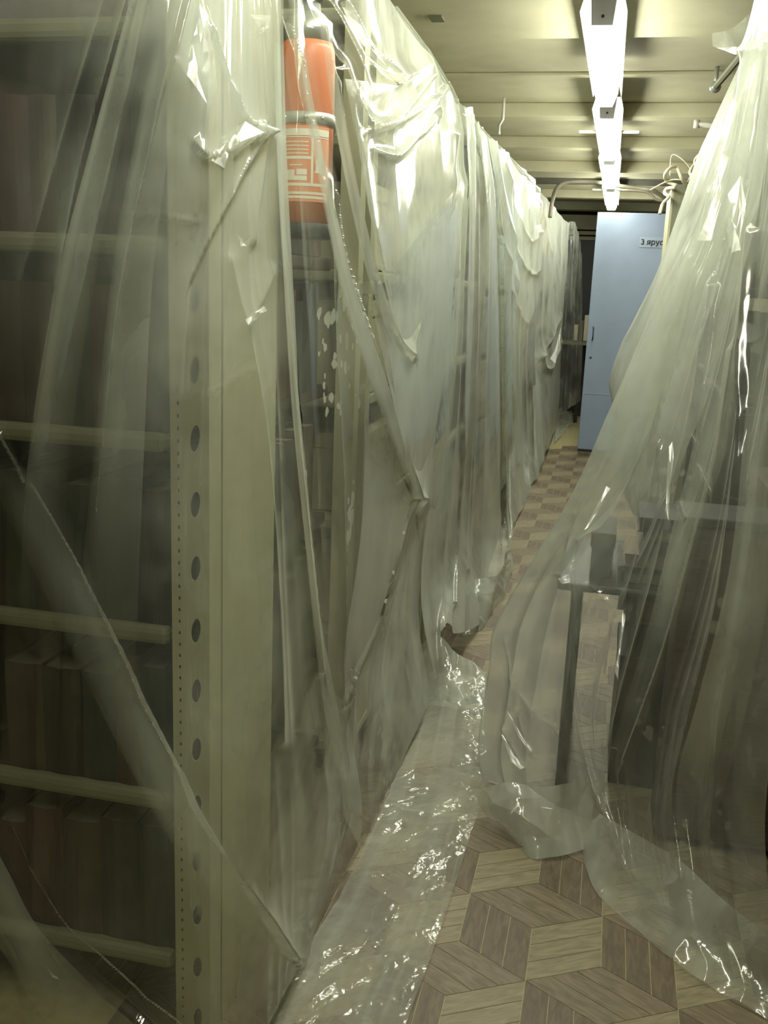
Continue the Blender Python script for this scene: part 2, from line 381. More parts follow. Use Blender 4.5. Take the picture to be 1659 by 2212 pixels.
# ---------------------------------------------------------------- shelving
def plate_holes(bm, x0, x1, y, z0, z1, cols, tilt=0.0, th=.003):
    """plate facing -y with elliptical holes; cols = [(xa, xb, pitch, rx, rz)]"""
    for xa, xb, pitch, rx, rz in cols:
        if pitch is None:
            box(bm, xa, xb, y, y + th, z0, z1); continue
        n = int((z1 - z0) / pitch); p = (z1 - z0) / n; xc = (xa + xb) / 2; N = 16 if rz > .01 else 8
        for i in range(n):
            za, zb = z0 + i * p, z0 + (i + 1) * p; zc = (za + zb) / 2
            inner, outer = [], []
            for k in range(N):
                t = 2 * math.pi * (k + .5) / N; ex, ez = rx * math.cos(t), rz * math.sin(t)
                inner.append(bm.verts.new((xc + ex + ez * tilt, y, zc + ez)))
                sx, sz = math.cos(t), math.sin(t); mm = max(abs(sx), abs(sz))
                outer.append(bm.verts.new((xc + (xb - xa) / 2 * sx / mm, y, zc + p / 2 * sz / mm)))
            inn2 = [bm.verts.new((v.co.x, y + th, v.co.z)) for v in inner]
            for k in range(N):
                q = (k + 1) % N
                bm.faces.new([outer[k], outer[q], inner[q], inner[k]]); bm.faces.new([inner[k], inner[q], inn2[q], inn2[k]])
            # the corners that the ring leaves open
            for (ci, cx, cz) in ((0, xb, zb), (1, xa, zb), (2, xa, za), (3, xb, za)):
                ks = ci * N // 4 + N // 8
                cv = bm.verts.new((cx, y, cz)); bm.faces.new([outer[ks - 1], cv, outer[ks % N]])
up_me = {}
def upright(parent, x, y, name='upright', near=True):
    """slotted angle post, wide flange facing the camera"""
    key = near
    if key not in up_me:
        bm = bmesh.new()
        plate_holes(bm, 0, 0, 0, 0, 2.08, [(0, .005, None, 0, 0), (.005, .022, .0205, .0022, .0042), (.022, .032, None, 0, 0), (.032, .054, .107, .0085, .022), (.054, .068, None, 0, 0)] if near else [(0, .05, None, 0, 0)], 0.12)
        box(bm, .065 if near else .047, .068 if near else .05, .003, .05, 0, 2.08)
        me = bpy.data.meshes.new('upright'); bmesh.ops.recalc_face_normals(bm, faces=bm.faces); bm.to_mesh(me); bm.free(); me.materials.append(M['cream']); up_me[key] = me
    o = bpy.data.objects.new(name, up_me[key]); C.objects.link(o); o.parent = parent; o.location = (x - parent.location.x, y - parent.location.y, 0)
    return o
def shelf_unit(xf, xb, y0, y1, zs, label, group, near=False, mat=None):
    """xf aisle-side plane, xb back plane"""
    t = empty('shelving_unit', ((xf + xb) / 2, (y0 + y1) / 2, 0), label, 'shelving', group)
    lo, hi = min(xf, xb), max(xf, xb)
    if xf > xb:
        upright(t, hi - (.068 if near else .05), y0, near=near); upright(t, hi - .05, y1 - .055, near=False)
    else:
        upright(t, lo, y0, near=False); upright(t, lo, y1 - .055, near=False)
    upright(t, lo if xf > xb else hi - .05, y0, near=False); upright(t, lo if xf > xb else hi - .05, y1 - .055, near=False)
    for z in zs:
        g = .08 if near else .02
        b = BM((lo + .02, hi - g, y0 + (.031 if near else .006), y1 - .01, z - .030, z), bev=.006)
        o = obj('shelf', b, mat or (M['brown'] if near else M['cream']), t)
        if near:
            b = BM((lo + .02, hi - .078, y0 + .0, y0 + .03, z - .030, z + .001), bev=.010); obj('end_rail', b, M['olive'], o)
    return t
zs1 = [0.10, 0.405, 0.69, 0.955, 1.27, 1.575, 1.90]
# match the shelf ends seen beside the post
zs1 = [float(atY(300, y, 1.47)[2]) for y in (2037, 1700, 1345, 932, 510, 40)][::1]
print('shelf heights', zs1)
U1 = shelf_unit(-.617, -1.15, 1.45, 2.42, zs1, 'cream slotted-post shelving unit at the near end of the left row', 'left shelving row', True)
obj('side_panel', BM((-.628, -.620, 1.515, 1.78, 0, 2.06)), M['cream'], U1)
zsN = [.12, .45, .78, 1.11, 1.44, 1.77, 2.06]
U2 = shelf_unit(-.617, -1.15, 2.48, 3.5, zsN, 'cream shelving unit with light boards beside the broad swag of film', 'left shelving row')
U3 = shelf_unit(-.617, -1.15, 3.56, 4.7, zsN, 'dark-filled shelving unit behind the second film drape on the left', 'left shelving row')
U4 = shelf_unit(-.617, -1.15, 4.76, 6.1, zsN, 'shelving unit with pale blue boxes behind the mid left drapes', 'left shelving row')
U5 = shelf_unit(-.617, -1.15, 6.16, 7.9, zsN, 'shelving unit behind the far left drapes before the door', 'left shelving row')
U6 = shelf_unit(-.617, -1.15, 7.96, 10.2, zsN, 'last shelving unit of the left row, past the door', 'left shelving row')
obj('back_panel', BM((-1.19, -1.16, 1.46, 10.2  , 0.02, 2.04)), M['brown'], U1)
obj('back_panel', BM((-1.148, -1.140, 2.49, 3.49  , 0.02, 2.04)), M['brown'], U2)
# dark store room beyond the film, left of the door
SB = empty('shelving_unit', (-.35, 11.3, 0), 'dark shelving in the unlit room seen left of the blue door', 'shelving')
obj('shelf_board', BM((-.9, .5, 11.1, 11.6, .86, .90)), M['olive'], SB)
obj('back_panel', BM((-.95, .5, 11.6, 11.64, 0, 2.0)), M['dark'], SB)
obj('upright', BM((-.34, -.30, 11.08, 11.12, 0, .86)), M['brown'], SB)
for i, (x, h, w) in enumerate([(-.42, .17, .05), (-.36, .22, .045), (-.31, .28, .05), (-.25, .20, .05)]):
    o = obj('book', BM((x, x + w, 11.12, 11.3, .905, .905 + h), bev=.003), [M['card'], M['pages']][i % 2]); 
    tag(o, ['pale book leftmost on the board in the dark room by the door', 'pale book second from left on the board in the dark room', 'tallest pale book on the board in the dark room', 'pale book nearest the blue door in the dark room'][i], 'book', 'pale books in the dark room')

# books
bk = {}
def book(x, y, z, w, d, h, ax, mi, label, group):
    """ax 'y': spine thickness runs along y and spine faces the aisle (+x or -x by sign of d)"""
    key = (round(w, 3), round(abs(d), 3), round(h, 3), ax, mi, d > 0)
    if key not in bk:
        bm = bmesh.new(); D = abs(d); sgn = 1 if d > 0 else -1
        c = .0025
        box(bm, -D * .5 + .004, D * .5 - .002, -w / 2 + c, w / 2 - c, .004, h - .004, mi=1)
        for y0_, y1_ in ((-w / 2, -w / 2 + c), (w / 2 - c, w / 2)): box(bm, -D / 2, D / 2, y0_, y1_, 0, h)
        # rounded spine
        N = 5; pr = [(D / 2 + .006 * math.sin(math.pi * k / N), -w / 2 + w * k / N) for k in range(N + 1)]
        lo_ = [bm.verts.new((px_, py_, 0)) for px_, py_ in pr]; hi_ = [bm.verts.new((px_, py_, h)) for px_, py_ in pr]
        for k in range(N): bm.faces.new([lo_[k], lo_[k + 1], hi_[k + 1], hi_[k]])
        if sgn < 0: bmesh.ops.scale(bm, vec=(-1, 1, 1), verts=bm.verts)
        bmesh.ops.recalc_face_normals(bm, faces=bm.faces)
        me = bpy.data.meshes.new('book'); bm.to_mesh(me); bm.free(); me.materials.append(covers[mi]); me.materials.append(M['pages']); bk[key] = me
    o = bpy.data.objects.new('book', bk[key]); C.objects.link(o); o.location = (x, y, z)
    return tag(o, label, 'book', group)
R = random.Random(3)
ORD = ['first', 'second', 'third', 'fourth', 'fifth', 'sixth', 'seventh', 'eighth', 'ninth', 'tenth', 'eleventh', 'twelfth', 'thirteenth', 'fourteenth', 'fifteenth', 'sixteenth', 'seventeenth', 'eighteenth', 'nineteenth', 'twentieth']
CN = ['black', 'brown', 'dark green', 'maroon', 'navy', 'tan']
def shelf_books(xs, sgn, y0, y1, z, where, group, hmax=.26, facing=False):
    """where: the shelf in words. facing: the row runs along x with its spines to the open end"""
    y = y0; k = 0
    while y < y1 - .05:
        w = R.choice([.048, .058, .066, .076]); h = min(R.choice([.21, .235, .25]), hmax); d = R.choice([.18, .20]); mi = R.choice([0, 0, 0, 1, 1, 2, 3, 4])
        if y + w > y1: break
        lab = '%s book, %s from the %s, %s' % (CN[mi], ORD[min(k, 19)], 'post' if facing else 'near end', where); k += 1
        if facing:
            o = book(-(y + w / 2), xs + d / 2, z, w, d, h, 'y', mi, lab, group); o.rotation_euler = (0, 0, -math.pi / 2)
        else: book(xs - sgn * d / 2, y + w / 2, z, w, d * sgn, h, 'y', mi, lab, group)
        y += w + .0012
lv = ['bottom shelf', 'second shelf up', 'third shelf up', 'fourth shelf up', 'fifth shelf up']
for i, z in enumerate(zs1[:-1]):
    hm = min(.30, zs1[i + 1] - z - .045)
    if i: shelf_books(-.70, 1, 1.80, 2.36, z + .0005, '%s, near left unit' % lv[i], 'aisle-side books of the near left unit, ' + lv[i], hm)
    shelf_books(1.475, 1, .71, 1.10, z + .0005, '%s, open end' % lv[i], 'end-facing books of the near left unit, ' + lv[i], hm, True)
for i, z in enumerate(zsN[2:6]):
    shelf_books(-.67, 1, 3.63, 4.62, z + .0005, '%s row behind pleated drape' % ['knee-high', 'waist-high', 'chest-high', 'topmost'][i], 'books behind the pleated drape, %s row' % ['knee-high', 'waist-high', 'chest-high', 'topmost'][i])
# light boards / boxes in the further units
def carton(x0, x1, y0, y1, z0, z1, mat, label, cat='box', group=None):
    t = empty('cardboard_box', ((x0 + x1) / 2, (y0 + y1) / 2, z0), label, cat, group)
    obj('carton_body', BM((x0, x1, y0, y1, z0, z1), bev=.004), mat, t)
    obj('lid', BM((x0 - .004, x1 + .004, y0 - .004, y1 + .004, z1 - .04, z1 + .002), bev=.002), mat, t)
    return t
for i, z in enumerate(zsN[:6]):
    for j, (ya, yb) in enumerate(((2.56, 2.98), (3.0, 3.42))):
        carton(-.95, -.64, ya, yb, z + .003, z + .22 + (.03 * ((i + j) % 2) if i < 5 else 0), M['card'], 'cream box on shelving behind the first big swag, row %s, %s' % (['at the floor', 'above the floor', 'at knee height', 'at waist height', 'at chest height', 'at the top'][i], ['nearer box', 'farther box'][j]), group='cream boxes behind the big swag')
for i, z in enumerate(zsN[:6]):
    for j, (ya, yb) in enumerate(((4.84, 5.4), (5.45, 6.0))):
        carton(-.95, -.64, ya, yb, z + .003, z + (.26 if i < 5 else .235), M['pblue'] if (i + j) % 2 else M['card'], '%s box behind the mid left drapes, %s, %s' % ('pale blue' if (i + j) % 2 else 'cream', ['at the floor', 'above the floor', 'at knee height', 'at waist height', 'at chest height', 'at the top'][i], ['nearer', 'farther'][j]), group='boxes behind the mid left drapes')
for i, z in enumerate(zsN[1:6]):
    carton(-.95, -.64, 6.3, 7.1, z + .003, z + (.26 if i < 4 else .235), M['card'], 'long cream box behind the far left drapes, %s' % ['above the floor', 'at knee height', 'at waist height', 'at chest height', 'at the top'][i], group='boxes behind the far left drapes')
carton(-1.0, -.66, 8.1, 8.9, zsN[5] + .003, zsN[5] + .235, M['card'], 'cream box on top boards behind the farthest film', group=None)

# ---------------------------------------------------------------- fire extinguisher hung on the side panel
ex, ey = -.575, 1.80
zt, zb_ = float(atY(670, 95, ey)[2]), float(atY(670, 490, ey)[2])
ext = empty('fire_extinguisher', (ex, ey, zb_), 'orange-red fire extinguisher with white-lined label, hung behind the film near the post', 'fire extinguisher')
r_ = .049
bm = bmesh.new(); lathe(bm, [(.01, zb_), (r_, zb_ + .002), (r_, zt - .03), (r_ * .98, zt - .012), (r_ * .9, zt)], ex, ey, 40); obj('cylinder_body', bm, M['orange'], ext, True)
bm = bmesh.new(); lathe(bm, [(r_ * .9, zt), (r_ * .88, zt + .035), (.022, zt + .05), (.02, zt + .07)], ex, ey, 32); obj('shoulder', bm, M['steel'], ext, True)
bm = bmesh.new(); lathe(bm, [(.024, zt + .068), (.027, zt + .085), (.024, zt + .115)], ex, ey, 20); vb = obj('valve', bm, M['black'], ext, True)
bm = bmesh.new(); tube(bm, [(ex, ey, zt + .11), (ex + .03, ey - .03, zt + .125), (ex + .06, ey - .06, zt + .12)], .008, 8); obj('lever', bm, M['black'], vb, True)
bm = bmesh.new(); tube(bm, [(ex, ey, zt + .09), (ex - .02, ey + .05, zt + .10), (ex - .01, ey + .075, zt + .05), (ex, ey + .07, zt - .1)], .008, 10); obj('hose', bm, M['black'], vb, True)
bm = bmesh.new(); lathe(bm, [(r_ - .004, zb_ - .022), (r_ + .002, zb_ - .02), (r_ + .0025, zb_ + .004), (r_, zb_ + .005)], ex, ey, 36); obj('boot', bm, M['black'], ext, True)
zc = float(atY(670, 262, ey)[2])
bm = bmesh.new(); lathe(bm, [(r_, zc - .010), (r_ + .003, zc - .0095), (r_ + .003, zc + .0095), (r_, zc + .010)], ex, ey, 40); cl = obj('clamp_band', bm, M['steel'], ext, True)
for a in (-120, -75, -40):
    x_, y_ = ex + (r_ + .003) * math.cos(math.radians(a)), ey + (r_ + .003) * math.sin(math.radians(a))
    bm = bmesh.new(); bmesh.ops.create_uvsphere(bm, u_segments=8, v_segments=6, radius=.004, matrix=Matrix.Translation((x_, y_, zc))); obj('rivet', bm, M['steel'], cl)
obj('bracket', BM((-.622, ex - .02, ey - .022, ey - .006, zc - .03, zc + .012)), M['steel'], ext)
# the label: a curved orange field with white frame lines, blocks of print
za, zb2 = float(atY(670, 440, ey)[2]), float(atY(670, 280, ey)[2])
def patch(bm, a0, a1, z0, z1, r, mi=0, n=10):
    pr = []
    for k in range(n + 1):
        a = math.radians(a0 + (a1 - a0) * k / n); pr.append((ex + r * math.cos(a), ey + r * math.sin(a)))
    for k in range(n):
        f = bm.faces.new([bm.verts.new((*pr[k], z0)), bm.verts.new((*pr[k + 1], z0)), bm.verts.new((*pr[k + 1], z1)), bm.verts.new((*pr[k], z1))]); f.material_index = mi
bm = bmesh.new(); patch(bm, -160, -18, za, zb2, r_ + .0006, 0, 24); lab = obj('paper_label', bm, M['label_o'], ext)
H_ = zb2 - za; bm = bmesh.new(); rr = r_ + .0011
def L(a0, a1, f0, f1): patch(bm, a0, a1, za + H_ * f0, za + H_ * f1, rr, 0, max(2, int(abs(a1 - a0) / 6)))
L(-155, -20, .87, .96); L(-155, -20, .845, .858); L(-155, -20, .205, .245); L(-155, -20, .095, .13); L(-155, -20, .04, .075)
L(-62, -57, .245, .845); L(-155, -62, .56, .60)
for k in range(4): L(-122, -68, .63 + k * .05, .645 + k * .05)
L(-108, -80, .475, .49)
L(-118, -96, .28, .42); L(-92, -70, .355, .43); L(-96, -70, .28, .34)      # worn pale pictogram blocks
L(-54, -24, .385, .41); L(-52, -36, .41, .55); L(-49, -38, .55, .64); L(-46, -40, .64, .70)
obj('printed_lines', bm, M['label_w'], lab)

# ---------------------------------------------------------------- right side furniture
TY = 2.62; TX0 = float(atY(1203, 1265, TY)[0]); TZ = float(atY(1300, 1268, TY)[2])
tb = empty('low_table', (.2, TY + .27, 0), 'low dark table with rounded edge under the right film, stacked with books', 'table')
obj('tabletop', BM((TX0, .62, TY, TY + .56, TZ - .022, TZ), bev=.008), M['dark'], tb)
for x, y in ((TX0 + .04, TY + .03), (.56, TY + .03), (TX0 + .04, TY + .5), (.56, TY + .5)): obj('leg', BM((x, x + .03, y, y + .03, 0, TZ - .022)), M['brown'], tb)
obj('drawer_front', BM((TX0 + .22, .56, TY + .02, TY + .035, TZ - .10, TZ - .026)), M['chest'], tb)
obj('apron', BM((TX0 + .17, .56, TY + .05, TY + .07, TZ - .075, TZ - .022)), M['brown'], tb)
obj('modesty_panel', BM((TX0 + .20, .56, TY + .42, TY + .44, .03, TZ - .09)), M['brown'], tb)
zz = TZ + .0005; xs0 = float(atY(1345, 1240, TY + .06)[0])
for i, (th, mi, off) in enumerate([(.036, 1, 0), (.012, 0, -.015), (.036, 5, .0), (.042, 0, .05), (.022, 5, .05), (.04, 0, .03)]):
    bm = bmesh.new(); x0 = xs0 + off; box(bm, x0, x0 + .3, TY + .06, TY + .28, zz, zz + .003); box(bm, x0, x0 + .3, TY + .06, TY + .28, zz + th - .003, zz + th); box(bm, x0 + .005, x0 + .3, TY + .065, TY + .275, zz + .003, zz + th - .003, mi=1)
    box(bm, x0 + .297, x0 + .303, TY + .06, TY + .28, zz, zz + th)
    o = obj('book', bm, [covers[mi], M['pages'] if mi else covers[0]])
    tag(o, ['thick book lying at the bottom of the stack on the low table', 'thin black book second from the bottom of the low table stack', 'tan-edged book third from the bottom of the low table stack', 'thick black book fourth in the low table stack', 'tan book fifth from the bottom of the low table stack', 'black book lying topmost on the low table stack'][i], 'book', 'books stacked on the low table')
    zz += th + .0005
carton(xs0 + .35, .60, TY + .06, TY + .4, TZ + .002, TZ + .30, covers[1], 'dark brown box beside the book stack on the low table')
carton(xs0 - .09, xs0 - .03, TY + .08, TY + .3, TZ + .002, TZ + .13, covers[0], 'black box file standing left of the book stack')
carton(TX0 + .19, .24, TY + .09, TY + .38, .002, .40, M['brown'], 'brown wooden crate on the floor under the low table')
ch = empty('wooden_chest', (.55, 2.5, 0), 'dark brown wooden chest at the right edge, behind the front film', 'chest')
obj('chest_body', BM((.22, .90, 2.42, 2.60, .02, .86), bev=.006), M['chest'], ch)
obj('lid', BM((.21, .91, 2.41, 2.605, 0.862, 0.885), bev=.004), M['dark'], ch)  # lid coloured darker to hold down the light falling on top
RS = []
def runit(y0, y1, label, x0=.62):
    t = empty('shelving_unit', (x0 + .25, (y0 + y1) / 2, 0), label, 'shelving', 'right shelving row')
    for x in (x0, x0 + .46):
        for y in (y0, y1 - .04): obj('upright', BM((x, x + .04, y, y + .04, 0, 2.2)), M['brown'], t)
    for z in (.12, .45, .78, 1.11, 1.44, 1.77, 2.1): obj('shelf', BM((x0 + .005, x0 + .49, y0 + .01, y1 - .01, z - .025, z), bev=.004), M['brown'], t)
    obj('back_panel', BM((x0 + .49, x0 + .5, y0, y1, 0, 2.2)), M['brown'], t)
    return t
runit(3.24, 4.0, 'dark wooden shelving unit just behind the low table', .36); runit(4.04, 4.9, 'dark wooden shelving unit farther behind the low table', .40)
for i, z in enumerate([.45, .78, 1.11, 1.44]):
    nm = ['knee-high', 'hip-high', 'chest-high', 'eye-high'][i]
    shelf_books(.40, -1, 3.30, 3.94, z + .0005, '%s shelf, right unit by table' % nm, 'books in the right unit by the table, %s shelf' % nm)
    shelf_books(.44, -1, 4.10, 4.84, z + .0005, '%s shelf, farther right unit' % nm, 'books in the farther right unit, %s shelf' % nm)
# olive cabinet top with coils of string
oc = atY(1457, 398, 6.0)
cab = empty('metal_cabinet', (oc[0] + .3, 6.3, 0), 'olive metal cabinet at the end of the right row, topped with string', 'cabinet')
obj('cabinet_body', BM((oc[0], oc[0] + .5, 6.0, 6.5, 0, oc[2]), bev=.004), M['olive'], cab)
obj('edge_strip', BM((oc[0] - .012, oc[0], 6.0, 6.5, .3, oc[2] - .02)), M['cream'], cab)
obj('cabinet_door', BM((oc[0] + .03, oc[0] + .47, 5.985, 6.0, .1, oc[2] - .06), bev=.003), M['olive'], cab)
def squiggle(name, pts, Y, r, mat, label, cat, group=None, jit=.0):
    W = [atY(px_, py_, Y + (jit * math.sin(i * 2.1))) for i, (px_, py_) in enumerate(pts)]
    bm = bmesh.new(); tube(bm, [tuple(p) for p in catmull(W, len(W) * 7)], r, 6)
    return tag(obj(name, bm, mat, None, True), label, cat, group)
squiggle('string_coil', [(1462, 400), (1440, 392), (1437, 375), (1450, 362), (1462, 362), (1470, 380), (1480, 398), (1492, 402), (1500, 385), (1490, 372), (1505, 350), (1520, 345)], 6.0, .009, M['string'], 'loop of pale thick string on top of the olive cabinet', 'string', jit=.05)
squiggle('string_coil', [(1505, 402), (1492, 390), (1500, 372), (1512, 380), (1506, 360), (1520, 350), (1510, 335), (1500, 350), (1512, 365)], 5.95, .007, M['string'], 'knotted tangle of pale string right above the olive cabinet', 'string', jit=.05)
squiggle('string_coil', [(1405, 410), (1440, 392), (1462, 388), (1485, 392)], 6.0, .004, M['string'], 'thin string running out left from the olive cabinet top', 'string', jit=.03)
squiggle('string_coil', [(1425, 462), (1432, 440), (1445, 425), (1436, 418), (1440, 408), (1458, 405)], 5.98, .010, M['string'], 'short white string bundle drooping at the cabinet front corner', 'string', jit=.03)
squiggle('string_coil', [(1447, 380), (1452, 335), (1480, 350), (1492, 372), (1485, 395)], 6.05, .003, M['string'], 'fine upright wire hoop standing on the olive cabinet', 'wire', jit=.02)
# ceiling cables
squiggle('ceiling_cable', [(1188, 470), (1194, 430), (1204, 405), (1225, 394), (1270, 392), (1300, 395), (1340, 402), (1380, 407), (1405, 410), (1425, 420), (1440, 432), (1462, 440)], 8.0, .016, M['cable'], 'thick grey cable bundle looped under the ceiling before the door', 'cable', jit=.02)
squiggle('ceiling_cable', [(1330, 410), (1370, 412), (1400, 416), (1420, 432), (1455, 436)], 7.9, .010, M['cable'], 'second thinner cable running right behind the last lamps', 'cable')
hp = atY(1225, 385, 8.6)
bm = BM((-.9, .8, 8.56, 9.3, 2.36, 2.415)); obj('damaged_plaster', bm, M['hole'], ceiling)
for (px_, py_, Y, l) in ((1085, 262, 5.5, .07), ):
    p = atY(px_, py_, Y); bm = bmesh.new(); tube(bm, [tuple(atY(1078, 290, Y)), tuple(atY(1078, 270, Y)), tuple(atY(1086, 258, Y)), (atY(1086, 258, Y)[0], Y, 2.40)], .008, 8)
    tag(obj('ceiling_hook', bm, M['white'], None, True), 'small white hook hanging from the ceiling over the left drapes', 'hook')
# strut and bolt on the right
p0, p1 = atY(1545, 188, 4.9), atY(1618, 100, 4.3)
bm = bmesh.new(); tube(bm, [tuple(p0), tuple(p1), (p1[0] + .15, p1[1] - .6, 2.40)], .015, 8); stt = obj('ceiling_strut', bm, M['olive'], None); tag(stt, 'cream diagonal strut under the ceiling above the right film', 'strut')
bm = bmesh.new(); tube(bm, [(p0[0], 4.9, 2.42), (p0[0], 4.9, p0[2] - .01)], .010, 8)
bmesh.ops.create_uvsphere(bm, u_segments=12, v_segments=8, radius=.026, matrix=Matrix.Translation(tuple(p0))); tag(obj('ceiling_bolt', bm, M['steel'], None, True), 'dark bolt and washer at the lower end of the cream strut', 'bolt')
p0, p1 = atY(1505, 268, 5.7), atY(1545, 272, 5.7)
bm = bmesh.new(); tube(bm, [tuple(p0), tuple(p1), (p1[0] + .3, 5.7, p1[2])], .013, 10); tube(bm, [tuple(p0 + np.array([0, 0, .02])), tuple(p0 - np.array([0, 0, .02]))], .016, 10); tag(obj('wall_pipe', bm, M['white'], None, True), 'short white pipe stub by the right film under the ceiling', 'pipe')
bm = BM((atY(930, 66, 3.6)[0], atY(958, 66, 3.6)[0], 3.55, 3.62, 2.304, 2.311)); tag(obj('ceiling_plate', bm, M['olive']), 'small oblong plate on the broad ceiling beam, upper left', 'plate')

# ---------------------------------------------------------------- plastic film sheets
def vnoise(u, v, seed=0):
    r = np.random.RandomState(seed); G = r.rand(64, 64)
    iu, iv = np.floor(u).astype(int), np.floor(v).astype(int); fu, fv = u - iu, v - iv
    fu, fv = fu * fu * (3 - 2 * fu), fv * fv * (3 - 2 * fv)
    g = lambda a, b: G[a % 64, b % 64]
    return (g(iu, iv) * (1 - fu) + g(iu + 1, iv) * fu) * (1 - fv) + (g(iu, iv + 1) * (1 - fu) + g(iu + 1, iv + 1) * fu) * fv
def facets(P2, cell, seed):
    """crumple: flat triangular facets with straight creases between them"""
    G = np.random.RandomState(seed).rand(64, 64); a = .4 + seed * .7
    q = np.stack([P2[..., 0] * math.cos(a) + P2[..., 1] * math.sin(a), -P2[..., 0] * math.sin(a) + P2[..., 1] * math.cos(a)], -1) / cell
    q = q + .55 * np.stack([vnoise(q[..., 0] * .6, q[..., 1] * .6, seed + 50), vnoise(q[..., 0] * .6 + 7, q[..., 1] * .6, seed + 51)], -1)
    i = np.floor(q).astype(int); f = q - i; g = lambda x, y: G[x % 64, y % 64]
    h00, h10, h01, h11 = g(i[..., 0], i[..., 1]), g(i[..., 0] + 1, i[..., 1]), g(i[..., 0], i[..., 1] + 1), g(i[..., 0] + 1, i[..., 1] + 1)
    lo = h00 + (h10 - h00) * f[..., 0] + (h11 - h10) * f[..., 1]; hi = h00 + (h11 - h01) * f[..., 0] + (h01 - h00) * f[..., 1]
    return np.where(f[..., 0] > f[..., 1], lo, hi)
def polydist(px, poly):
    """signed distance and along-parameter of points px (...,2) to a polyline"""
    best = np.full(px.shape[:-1], 1e9); sg = np.zeros_like(best); tt = np.zeros_like(best); n = len(poly) - 1
    for i in range(n):
        a, b = poly[i], poly[i + 1]; ab = b - a; L2 = ab @ ab + 1e-9; w = px - a
        t = np.clip((w @ ab) / L2, 0, 1); dd = w - t[..., None] * ab; d = np.hypot(dd[..., 0], dd[..., 1])
        s = np.sign(ab[0] * w[..., 1] - ab[1] * w[..., 0]); m = d < best
        best = np.where(m, d, best); sg = np.where(m, s, sg); tt = np.where(m, (i + t) / n, tt)
    return best, sg, tt
def grid_mesh(name, P, mat, parent=None, label=None, cat=None, group=None, w=None):
    nv, nu, _ = P.shape; me = bpy.data.meshes.new(name)
    me.vertices.add(nv * nu); me.vertices.foreach_set('co', P.reshape(-1).astype(np.float32))
    i = np.arange(nv * nu).reshape(nv, nu); q = np.stack([i[:-1, :-1], i[:-1, 1:], i[1:, 1:], i[1:, :-1]], -1).reshape(-1)
    nf = len(q) // 4; me.loops.add(nf * 4); me.loops.foreach_set('vertex_index', q.astype(np.int32))
    me.polygons.add(nf); me.polygons.foreach_set('loop_start', np.arange(0, nf * 4, 4, dtype=np.int32)); me.polygons.foreach_set('loop_total', np.full(nf, 4, np.int32))
    me.update(calc_edges=True); me.validate(); me.polygons.foreach_set('use_smooth', np.ones(nf, bool)); me.materials.append(mat)
    wa = me.attributes.new('film_weight', 'FLOAT', 'POINT'); wa.data.foreach_set('value', (np.ones(nv * nu) if w is None else w.reshape(-1)).astype(np.float32))
    o = bpy.data.objects.new(name, me); C.objects.link(o)
    if parent: o.parent = parent
    if label: tag(o, label, cat or 'plastic sheet', group)
    return o
def loft(curves, nu, nv):
    K = np.stack([catmull(c, nv) for c in curves])      # (nc, nv, 3)
    nc = len(K); s = np.linspace(0, nc - 1, nu); i = np.clip(np.floor(s).astype(int), 0, nc - 2); t = (s - i)[:, None, None]
    E_ = np.concatenate([2 * K[:1] - K[1:2], K, 2 * K[-1:] - K[-2:-1]])
    p0, p1, p2, p3 = E_[i], E_[i + 1], E_[i + 2], E_[i + 3]
    P = 0.5 * (2 * p1 + (p2 - p0) * t + (2 * p0 - 5 * p1 + 4 * p2 - p3) * t * t + (3 * p1 - p0 - 3 * p2 + p3) * t ** 3)
    return P.transpose(1, 0, 2)                         # (nv, nu, 3)
def normals(P, out):
    du = np.gradient(P, axis=1); dv = np.gradient(P, axis=0); n = np.cross(du, dv); n /= np.linalg.norm(n, axis=-1, keepdims=True) + 1e-9
    s = np.sign(n @ np.asarray(out, float)); s[s == 0] = 1
    # one consistent side
    return n * np.sign(s.mean() + 1e-9)
